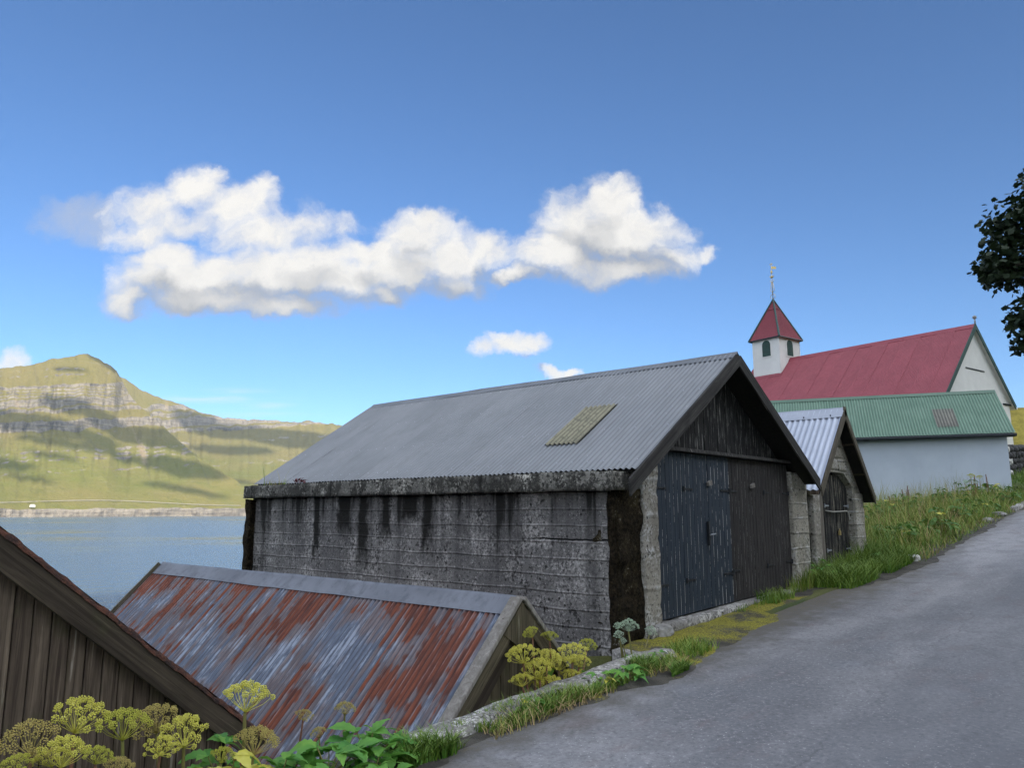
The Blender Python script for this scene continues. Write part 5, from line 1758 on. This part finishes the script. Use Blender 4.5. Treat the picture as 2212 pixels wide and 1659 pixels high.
def build_grass():
    rng = np.random.default_rng(12)
    def field(n, x0, x1, y0, y1, h0, h1, t0, t1, freq=1.2, thr=.42, seed=1, lean=.6, width=.005, zf=None, hmask=None):
        x, y = clumped(rng, n, x0, x1, y0, y1, freq, thr, seed)
        z = (zf or (lambda a, b: road_z(a) - .01))(x, y)
        h = rng.uniform(h0, h1, len(x)) * (0.6 + .8 * fbm(x * 2.1, y * 2.1, 0, 2, seed + 5))
        if hmask is not None:
            h = h * hmask(x, y)
        t = np.clip(rng.uniform(t0, t1, len(x)) + (fbm(x * .9, y * .9, 0, 3, seed + 9) - .5) * .5, 0, 1)
        k = h > .012
        return blades(np.stack([x, y, z], 1)[k], h[k], t[k], rng, width, lean)
    # strip between kerb and asphalt
    s = [field(5200, -7.5, -1.2, -.98, -.62, .03, .15, .05, .75, 1.6, .46, 2, .8, .0042),
         field(900, -7.5, -1.0, -1.05, -.8, .05, .16, .75, 1.0, 1.9, .50, 7, 1.2, .003),
         field(1500, -2.5, -1.35, -1.18, -.72, .06, .19, .05, .40, 1.2, .35, 11, .8, .005),
         field(900, -3.6, -2.6, -.95, -.7, .05, .14, .1, .6, 1.6, .4, 13, .9, .0042),
         field(1600, -5.6, -4.3, -1.02, -.70, .08, .24, .05, .40, 1.4, .3, 15, .9, .005),
         field(420, -.95, -.35, -1.0, -.60, .05, .16, .15, .6, 1.8, .42, 17, .7, .004)]
    grass_object('verge_grass', s, 'short green and straw coloured grass along the concrete road edge')
    # by the big doors and in front of the small shed
    s = [field(420, 2.55, 3.25, -.42, -.10, .06, .20, .10, .6, 1.8, .36, 19, .6, .004),
         field(160, 1.2, 2.6, -.30, -.12, .03, .10, .2, .7, 2.2, .48, 20, .6, .004),
         field(200, 3.6, 4.6, -.3, -.05, .12, .34, .3, .8, 2, .40, 23, .4, .0035),
         field(5200, 4.35, 8.3, -.85, .02, .12, .40, .0, .42, 1.1, .25, 21, .9, .0055),
         field(700, 5.2, 7.9, -.30, .02, .25, .50, .1, .5, 1.4, .3, 22, .5, .005)]
    grass_object('doorway_grass', s, 'lush green grass at the foot of the small shed and big doors')
    # the bank below the store
    gz = lambda a, b: ground_z(a, b) - .02
    low = lambda x, y: .35 + .65 * sstep(-1.05, -.2, y)
    s = [field(15000, 7.95, 25.0, -1.0, 2.4, .18, .75, .15, .95, .7, .20, 31, .55, .007, gz, low),
         field(5000, 8.0, 24.5, -1.05, .1, .14, .36, .0, .45, .8, .25, 33, .8, .008, gz, low),
         field(11000, 8.0, 23.5, 2.0, 8.5, .35, .80, .3, .9, .6, .20, 35, .5, .010, gz),
         field(2400, 8.0, 24.0, .2, 7.5, .7, 1.25, .6, 1.0, .8, .40, 37, .35, .006, gz),
         field(2500, 25.5, 36.0, -.8, .9, .15, .4, .05, .45, .8, .2, 39, .6, .01, lambda a, b: road_z(a) + .05 + .45 * sstep(-.8, .9, b))]
    grass_object('bank_grass', s, 'tall unmown grass and weeds on the bank below the grey store')
build_grass()

# ================================================================= leaves and flowers
def leaf_mesh(name, L, W, mat, curl=.25, serr=.10, fold=.25, seed=0):
    n = 11
    mb = MB()
    rows = []
    for i in range(n):
        t = i / (n - 1)
        w = W * .5 * (math.sin(math.pi * min(1, t * 1.02) ** .72) ** .9) + .0008
        if 0 < i < n - 1:
            w *= 1 + serr * (1 if i % 2 else -1)
        z = -curl * L * t * t + .10 * L * math.sin(t * 3.1)
        x = t * L
        wob = .02 * L * math.sin(t * 9 + seed)
        rows.append([(x, -w, z + fold * w + wob), (x, -w * .5, z + fold * w * .42), (x, 0, z), (x, w * .5, z + fold * w * .42), (x, w, z + fold * w - wob)])
    mb.grid(np.array(rows))
    return mb.mesh(name, mat, True)

LEAF = [leaf_mesh('leaf', .15, .085, 'leaf_green', c, .12, .22, s) for s, c in ((0, .2), (1, .45), (2, .05))]
LEAF_D = [leaf_mesh('leaf', .15, .075, 'leaf_dark', c, .14, .22, s) for s, c in ((5, .3), (6, .6))]
LEAF_Y = [leaf_mesh('leaf', .15, .080, 'leaf_yellow', c, .10, .25, s) for s, c in ((3, .5), (4, .2))]

def aim(d, roll=0.0):
    """rotation that lays local +X along d"""
    d = Vector(d).normalized()
    q = d.to_track_quat('X', 'Z')
    e = q.to_matrix() @ Matrix.Rotation(roll, 3, 'X')
    return e.to_euler()

def leafy_plant(loc, label, n, height, spread, rng, group, yellow=0.0, scale=1.0, name='leafy_plant', up=.5, dark=False):
    T = Thing(name, label, 'plant', loc, 0.0, group)
    x0, y0, z0 = loc
    for i in range(n):
        a = i * 2.4 + rng.uniform(-.4, .4)
        f = math.sqrt((i + .5) / n)
        h = height * rng.uniform(.55, 1.0) * (1.05 - .55 * f)
        tip = Vector((x0 + math.cos(a) * spread * f, y0 + math.sin(a) * spread * f * .8, z0 + h))
        mid = Vector((x0 + math.cos(a) * spread * f * .35, y0 + math.sin(a) * spread * f * .3, z0 + h * .6))
        T.part('stalk', MB().tube([(x0, y0, z0 - .02), mid, tip], [.006 * scale, .004 * scale, .003 * scale], 5, False), 'stem_green', smooth=True)
        ye = rng.random() < yellow
        for j, off in enumerate((0, .95, -.95)):
            aa = a + off + rng.uniform(-.2, .2)
            d = Vector((math.cos(aa), math.sin(aa), rng.uniform(-.25, up)))
            s = scale * rng.uniform(.75, 1.2) * (1 if j == 0 else .85)
            me = rng.choice(LEAF_Y if ye else (LEAF_D if dark else LEAF))
            T.inst('leaf', me, tip, aim(d, rng.uniform(-.5, .5)), None, (s, s, s))
    return T

def umbel_mesh(R_, seed, mat, n=27, dome=.46, loose=1.0):
    """compound umbel: rays from one point, each with its own head of tiny florets; origin where the rays start"""
    rng = np.random.default_rng(seed)
    mb = MB()
    H = R_ * .62
    heads = []
    for i in range(n):
        t = (i + .5) / n
        r = math.sqrt(t) * R_ * rng.uniform(.92, 1.05)
        a = i * 2.39996 + rng.uniform(-.15, .15)
        z = H + R_ * dome * (1 - t * 1.15) * rng.uniform(.9, 1.1)
        heads.append(Vector((r * math.cos(a), r * math.sin(a), z)))
    for h in heads:
        mid = h * .55 + Vector((h.x * .1, h.y * .1, -.02 * R_))
        mb.tube([(0, 0, 0), mid, h], [R_ * .014, R_ * .010, R_ * .008], 3, False)
        hr = R_ * .115 * rng.uniform(.85, 1.15)
        od = (h - Vector((0, 0, H * .2))).normalized()
        m = 22
        for k in range(m):
            zz = 1 - 1.55 * (k + .5) / m
            rr = math.sqrt(max(0, 1 - zz * zz))
            b = k * 2.39996
            d = Vector((rr * math.cos(b), rr * math.sin(b), zz))
            d = od.to_track_quat('Z', 'Y') @ d
            c = h + d * hr * rng.uniform(.85, 1.15) * loose
            s = hr * .30 * rng.uniform(.8, 1.25)
            q = d.to_track_quat('Z', 'Y')
            pts = [c + q @ Vector(v) * s for v in ((1, 0, 0), (0, 1, 0), (-1, 0, 0), (0, -1, 0), (0, 0, .9), (0, 0, -.9))]
            mb.raw(pts, [(0, 1, 4), (1, 2, 4), (2, 3, 4), (3, 0, 4), (1, 0, 5), (2, 1, 5), (3, 2, 5), (0, 3, 5)])
    return mb.mesh('umbel', mat, False)

UM = {'y': [umbel_mesh(1.0, s, 'umbel_yellow') for s in (1, 2)], 'g': [umbel_mesh(1.0, s, 'umbel_green', 26) for s in (3, 4)],
      'b': [umbel_mesh(1.0, s, 'umbel_brown', 26, .5, 1.25) for s in (5, 6)], 'w': [umbel_mesh(1.0, 7, 'umbel_white', 30, .75, .9)]}

def angelica(label, group, base, umbels, rng, leaves=2, stem='stem_green', yellow=.3, bend=.03):
    """umbels: (x, y, z, radius, kind) of each flower head; all grow from one root"""
    T = Thing('angelica', label, 'plant', base, 0.0, group)
    b = Vector(base)
    for i, (x, y, z, r, kind) in enumerate(umbels):
        top = Vector((x, y, z - r * .85))
        root = b + Vector((rng.uniform(-.03, .03), rng.uniform(-.03, .03), 0))
        if i and len(umbels) > 2:
            fork = b + (top - b) * .25
            root = Vector((b.x * .6 + fork.x * .4, b.y * .6 + fork.y * .4, b.z + (top.z - b.z) * .25))
        mid = root.lerp(top, .55) + Vector((rng.uniform(-bend, bend), rng.uniform(-bend, bend), 0))
        th = .05 * r + .006
        T.part('stem', MB().tube([root, root.lerp(mid, .5) + Vector((rng.uniform(-.01, .01), 0, 0)), mid, top], [th * 1.3, th * 1.15, th, th * .7], 7, False), stem, smooth=True)
        me = rng.choice(UM[kind])
        d = (top - mid).normalized() * .5 + Vector((0, 0, 1)) + Vector((rng.uniform(-.45, .45), rng.uniform(-.6, .3), 0))
        T.inst('umbel', me, top, (d.to_track_quat('Z', 'Y').to_matrix() @ Matrix.Rotation(rng.uniform(0, 6), 3, 'Z')).to_euler(), None, (r * rng.uniform(.9, 1.12), r * rng.uniform(.9, 1.12), r * rng.uniform(.75, 1.15)))
        for j in range(leaves):
            f = rng.uniform(.15, .8)
            p = root.lerp(mid, f) if f < .55 else mid.lerp(top, (f - .55) / .45)
            a = rng.uniform(0, 6.28)
            for off in (0, .8, -.8):
                dd = Vector((math.cos(a + off), math.sin(a + off) - .2, rng.uniform(-.9, .3)))
                s = rng.uniform(.45, .85)
                T.inst('leaf', rng.choice(LEAF_Y if rng.random() < yellow else LEAF), p, aim(dd, rng.uniform(-.8, .8)), None, (s, s, s))
    return T

def build_plants():
    rng = random.Random(21)
    gA = 'angelica plants before the brown shed'
    one = [((-6.455, -.150, .216, .159, 'y'), 'yellow angelica with broad flower head against the brown boards', .2),
           ((-6.716, -.300, .171, .145, 'b'), 'brown seeding angelica head against the brown boards', .2),
           ((-6.635, -.500, .112, .119, 'y'), 'lower yellow angelica head growing between brown and green ones', .2),
           ((-6.251, -.300, .148, .142, 'g'), 'yellow green flat topped angelica on a reddish stem by the brown shed', .2),
           ((-5.968, -.100, .081, .125, 'b'), 'withered brown angelica head close to the shed boards', .2),
           ((-5.914, -.350, .054, .148, 'y'), 'round yellow angelica head below the sloping barge board', .5),
           ((-5.557, -.400, .213, .172, 'y'), 'tallest yellow angelica standing in front of the rusty roof', .9),
           ((-5.572, -.550, -.044, .126, 'b'), 'brown gone over angelica head above the yellow leaves', .9),
           ((-6.508, -.600, .097, .091, 'g'), 'small green angelica head amid leaves by the brown shed', .1),
           ((-6.835, -.500, .090, .081, 'g'), 'short green angelica at the edge of the brown shed clump', .1),
           ((-6.60, -.28, .05, .10, 'y'), 'middling yellow angelica half hidden behind the lower heads', .4),
           ((-6.10, -.45, .02, .09, 'y'), 'small bright angelica between green and round yellow heads', .4),
           ((-6.36, -.52, -.02, .08, 'b'), 'small brownish angelica low in the clump', .5),
           ((-5.80, -.58, -.08, .07, 'g'), 'short green angelica under the drooping yellow leaves', .6),
           ((-4.833, -.450, -.012, .070, 'b'), 'slender dry angelica in front of the rusty roof', .3),
           ((-5.145, -.420, -.005, .058, 'b'), 'thin dry seed head of angelica before the rusty sheets', .3),
           ((-5.069, -.500, -.121, .051, 'b'), 'tiny withered angelica low among the leaves', .3)]
    for u, lab, ye in one:
        bx, by = u[0] + rng.uniform(-.12, .12), min(u[1], -.30) + rng.uniform(-.04, .04)
        angelica(lab, gA, (bx, by, float(ground_z(bx, by)) - .02), [u], rng, 3 if u[3] > .1 else 2, rng.choice(['stem_green', 'stem_red']), ye)
    angelica('big clump of yellow angelica leaning on the rusty shed gable', None, (-2.70, -.44, -1.05),
             [(-2.914, -.42, .126, .155, 'y'), (-2.74, -.46, -.041, .149, 'y'), (-2.603, -.48, -.216, .138, 'y'), (-2.715, -.36, .247, .075, 'g'), (-2.95, -.44, -.10, .11, 'y'), (-2.56, -.40, .02, .12, 'y')], rng, 4, 'stem_red', .7)
    angelica('yellow angelica with round heads between rusty shed and boathouse wall', None, (-2.35, -.44, -1.0),
             [(-2.229, -.44, .043, .157, 'y'), (-2.409, -.42, -.039, .118, 'y'), (-2.468, -.36, .195, .081, 'g'), (-1.917, -.38, .049, .091, 'g'), (-2.30, -.46, -.16, .12, 'y'), (-2.10, -.42, -.06, .11, 'y')], rng, 4, 'stem_red', .7)
    angelica('pale green angelica in the pit at the mossy corner pier', None, (-1.12, -.32, -.55),
             [(-1.05, -.30, .14, .11, 'w'), (-1.281, -.34, .061, .061, 'w'), (-.604, -.28, .014, .066, 'w'), (-1.253, -.30, .138, .051, 'w'), (-1.224, -.34, -.025, .041, 'w')], rng, 2, 'stem_green', .1)
    for (x, y, h, r, lab) in ((19.6, .3, 1.15, .12, 'tall green angelica on the grass bank before the grey store'), (22.6, .6, 1.0, .10, 'slim angelica near the road corner of the grey store'),
                              (11.0, 4.2, .9, .13, 'angelica in the long grass next to the small shed')):
        z = float(ground_z(x, y))
        angelica(lab, None, (x, y, z), [(x + .1, y, z + h, r, 'g'), (x - .2, y + .1, z + h * .8, r * .7, 'w')], rng, 3, 'stem_green', .1)
    # leafy plants at the road edge
    gL = 'broad leaved plants on the road edge'
    spec = [((-5.52, -.74), 9, .20, .20, .05, 1.0, 'dense broad leaved plant at the foot of the tallest angelica'),
            ((-5.20, -.80), 10, .23, .22, .10, 1.0, 'broad leaved plant with a pair of yellowed leaves'),
            ((-4.86, -.74), 10, .24, .20, .05, .95, 'broad leaved plant whose leaves reach up before the rusty roof'),
            ((-5.45, -1.0), 9, .14, .20, .0, .9, 'low bright leaved plant on the asphalt side'),
            ((-5.02, -1.0), 8, .13, .18, .0, .8, 'low leafy plant beside the grass tuft'),
            ((-5.78, -.62), 7, .26, .16, .75, 1.0, 'plant with drooping pale yellow leaves'),
            ((-5.70, -.38), 6, .36, .14, .1, .8, 'green leaved plant in the corner under the brown roof edge'),
            ((-6.25, -.55), 6, .12, .16, .3, .8, 'small leafy plant under the green angelica'),
            ((-6.42, -.62), 8, .20, .18, .2, .9, 'leafy plant with reddish stalks below the yellow heads'),
            ((-6.02, -.58), 8, .22, .18, .45, .9, 'half yellowed leafy plant beneath the round yellow head'),
            ((-5.68, -.72), 8, .20, .16, .85, 1.0, 'wilted pale yellow leaves hanging at the angelica foot'),
            ((-4.62, -.80), 7, .14, .14, .0, .7, 'small leafy plant by the grass tuft and kerb end')]
    for (x, y), n, h, sp, ye, sc, lab in spec:
        leafy_plant((x, y, max(float(ground_z(x, y)), float(road_z(x)) - .05)), lab, n + 2, h + .09, sp * 1.15, rng, gL, ye, sc * 1.2)
    for (x, y), n, h, sp, sc, lab in (((-2.05, -.92), 9, .16, .16, .75, 'clump of dock leaves spilling on to the asphalt'), ((-2.35, -.85), 7, .13, .13, .6, 'small dock plant beside the kerb'),
                                      ((-3.25, -.82), 6, .10, .12, .5, 'little dandelion like plant on the kerb strip'), ((-1.25, -.80), 6, .10, .12, .5, 'low weed by the kerb return'),
                                      ((4.75, -.25), 9, .42, .25, .7, 'leafy weed at the foot of the pale pier'), ((7.45, -.25), 10, .30, .28, .7, 'green leafy weed below the peeling doors')):
        leafy_plant((x, y, float(road_z(x)) - .02), lab, n, h + .03, sp, rng, None, .05, sc, 'weed')
    # coarse weeds through the bank
    DS = MB()
    for q in range(60):
        t = q / 59
        a = q * 2.4
        c = Vector((math.cos(a) * .030 * (1.1 - t), math.sin(a) * .030 * (1.1 - t), .35 + .5 * t))
        DS.raw([c + Vector(v) * .012 for v in ((1, 0, 0), (0, 1, 0), (-1, 0, 0), (0, -1, 0), (0, 0, 1), (0, 0, -1))],
               [(0, 1, 4), (1, 2, 4), (2, 3, 4), (3, 0, 4), (1, 0, 5), (2, 1, 5), (3, 2, 5), (0, 3, 5)])
    DSM = DS.mesh('seed_spike', 'dock_seed')
    for i in range(44):
        x = rng.uniform(8.6, 23.5)
        y = rng.uniform(-.55, 3.2) if i % 3 else rng.uniform(-.6, .2)
        z = float(ground_z(x, y))
        if i % 6 == 1:
            T = Thing('dock', 'reddish brown dock seed spike among the bank grass', 'plant', (x, y, z - .02), 0.0, 'dock plants on the bank')
            for j in range(rng.randint(1, 3)):
                T.inst('seed_spike', DSM, (x + rng.uniform(-.1, .1), y + rng.uniform(-.1, .1), z - .02), (rng.uniform(-.15, .15), rng.uniform(-.15, .15), 0), None, (rng.uniform(.8, 1.3),) * 3)
            T.part('stem', MB().tube([(x, y, z - .02), (x, y, z + .4)], .006, 5, False), 'stem_red')
        else:
            leafy_plant((x, y, z), 'broad leaved weed in the long grass of the bank', 10, rng.uniform(.35, .75), .34, rng, 'broad leaved weeds on the bank', .03, rng.uniform(1.0, 1.6), 'weed', .5, True)
    for i in range(34):
        x = rng.uniform(12.0, 24.2)
        y = rng.uniform(.1, 1.6) + (24 - x) * .12
        z = float(ground_z(x, y))
        leafy_plant((x, y, z), 'tall bushy dark weed near the foot of the store wall', 12, rng.uniform(.6, 1.05), .30, rng, 'bushy weeds below the store wall', .02, rng.uniform(.9, 1.3), 'weed', .7, True)
    # growth on the eave beam
    T = Thing('red_weed', 'small dark red plant growing on the concrete eave beam', 'plant', (-.95, 6.15, 1.765))
    RL = leaf_mesh('leaf', .07, .030, 'plant_red', .1, .1, .2, 1)
    for i in range(26):
        a, e = rng.uniform(0, 6.28), rng.uniform(.1, 1.3)
        T.inst('leaf', RL, (-.95 + rng.uniform(-.04, .04), 6.15 + rng.uniform(-.12, .12), 1.77 + rng.uniform(0, .05)), aim((math.cos(a), math.sin(a), e)), None, (1.2,) * 3)
    nrng = np.random.default_rng(3)
    n = 46
    P = np.stack([nrng.uniform(-1.0, -.85, n), nrng.uniform(6.5, 7.25, n), np.full(n, 1.765)], 1)
    H = nrng.uniform(.04, .13, n); H[:4] = .42
    v, f, t, kk = blades(P, H, nrng.uniform(.4, 1, n), nrng, .004, .4)
    ob = link('grass_tuft', np_mesh('grass_tuft', v, f, 'grass_blades', True, {'tint': t, 'tip': kk}))
    tag(ob, 'sparse dry grass tuft rooted on the eave beam beside the red plant', 'grass', None, 'stuff')
build_plants()

# ================================================================= tree over the road
def build_tree():
    rng = np.random.default_rng(8)
    pr = random.Random(8)
    base = (3.4, -7.8, float(ground_z(3.4, -7.8)) - .1)
    T = Thing('broadleaf_tree', 'dark leaved tree overhanging the road from its upper side', 'tree', base)
    b = Vector(base)
    top = Vector((3.2, -7.3, 7.6))
    T.part('trunk', MB().tube([b, b + Vector((.05, .05, 1.5)), Vector((3.3, -7.6, 4.0)), Vector((3.25, -7.4, 6.0)), top], [.30, .24, .20, .13, .04], 10), 'tree_bark', smooth=True)
    lobes = [((2.40, -4.30, 4.30), .80), ((2.00, -3.85, 3.95), .38), ((1.86, -3.66, 3.88), .22), ((2.75, -4.55, 4.95), .75), ((2.10, -4.15, 3.42), .42), ((1.78, -3.95, 3.22), .24), ((1.95, -3.9, 3.0), .16),
             ((2.16, -3.90, 4.40), .34), ((2.9, -5.6, 5.4), 1.3), ((3.3, -6.7, 6.3), 1.3), ((3.0, -8.2, 6.2), 1.4), ((4.6, -6.8, 5.4), 1.2), ((2.0, -7.8, 5.4), 1.2), ((3.4, -7.6, 7.5), 1.0), ((4.4, -8.4, 5.6), 1.1)]
    lobes = [((c[0] - .12, c[1] + .13, c[2] + .17), r * 1.05) if i < 8 else (c, r) for i, (c, r) in enumerate(lobes)]
    for i, (c, r) in enumerate(lobes):
        c = Vector(c)
        s = Vector((3.3, -7.55, 3.2 + .25 * (i % 9)))
        m = s.lerp(c, .55) + Vector((0, 0, .35))
        T.part('branch', MB().tube([s, m, c], [.07, .04, .012], 6), 'tree_bark', smooth=True)
    shape = [(0, 0), (.10, .10), (.34, .16), (.30, .30), (.58, .28), (.62, .40), (.80, .22), (1.0, 0)]
    shape = shape + [(x, -y) for x, y in reversed(shape[1:-1])]
    sh = np.array([(x, y, -.18 * x * x) for x, y in shape])
    V, F = [], []
    k = len(sh)
    for c, r in lobes:
        n = int(2200 * r ** 2 + 900 * r ** 3 + 60)
        d = rng.normal(size=(n, 3)); d /= np.linalg.norm(d, axis=1)[:, None]
        rad = r * rng.random(n) ** .42
        nz = .62 + .75 * fbm(d[:, 0] * 2 + c[0] * 3, d[:, 1] * 2 + c[1] * 3, d[:, 2] * 2, 3, 19)
        P = np.array(c) + d * (rad * nz)[:, None] * np.array([1, 1, .85])
        for p in P:
            a, el = rng.uniform(0, 6.28), rng.uniform(-.9, .25)
            x = np.array([math.cos(a) * math.cos(el), math.sin(a) * math.cos(el), math.sin(el)])
            up = rng.normal(size=3) * .45 + np.array([0, 0, 1.0])
            y = np.cross(up, x); y /= np.linalg.norm(y)
            z = np.cross(x, y)
            s = rng.uniform(.065, .115)
            o = len(V) * k
            V.append(p + (sh[:, :1] * x + sh[:, 1:2] * y + sh[:, 2:] * z) * s)
            F.append(tuple(range(o, o + k)))
    me = bpy.data.meshes.new('crown')
    me.from_pydata(np.concatenate(V).tolist(), [], F)
    me.materials.append(MATS['leaf_tree'])
    me.transform(Matrix.Translation(-Vector(T.loc)))
    o = link('crown', me, T.o)
    o['kind'] = 'stuff'
build_tree()
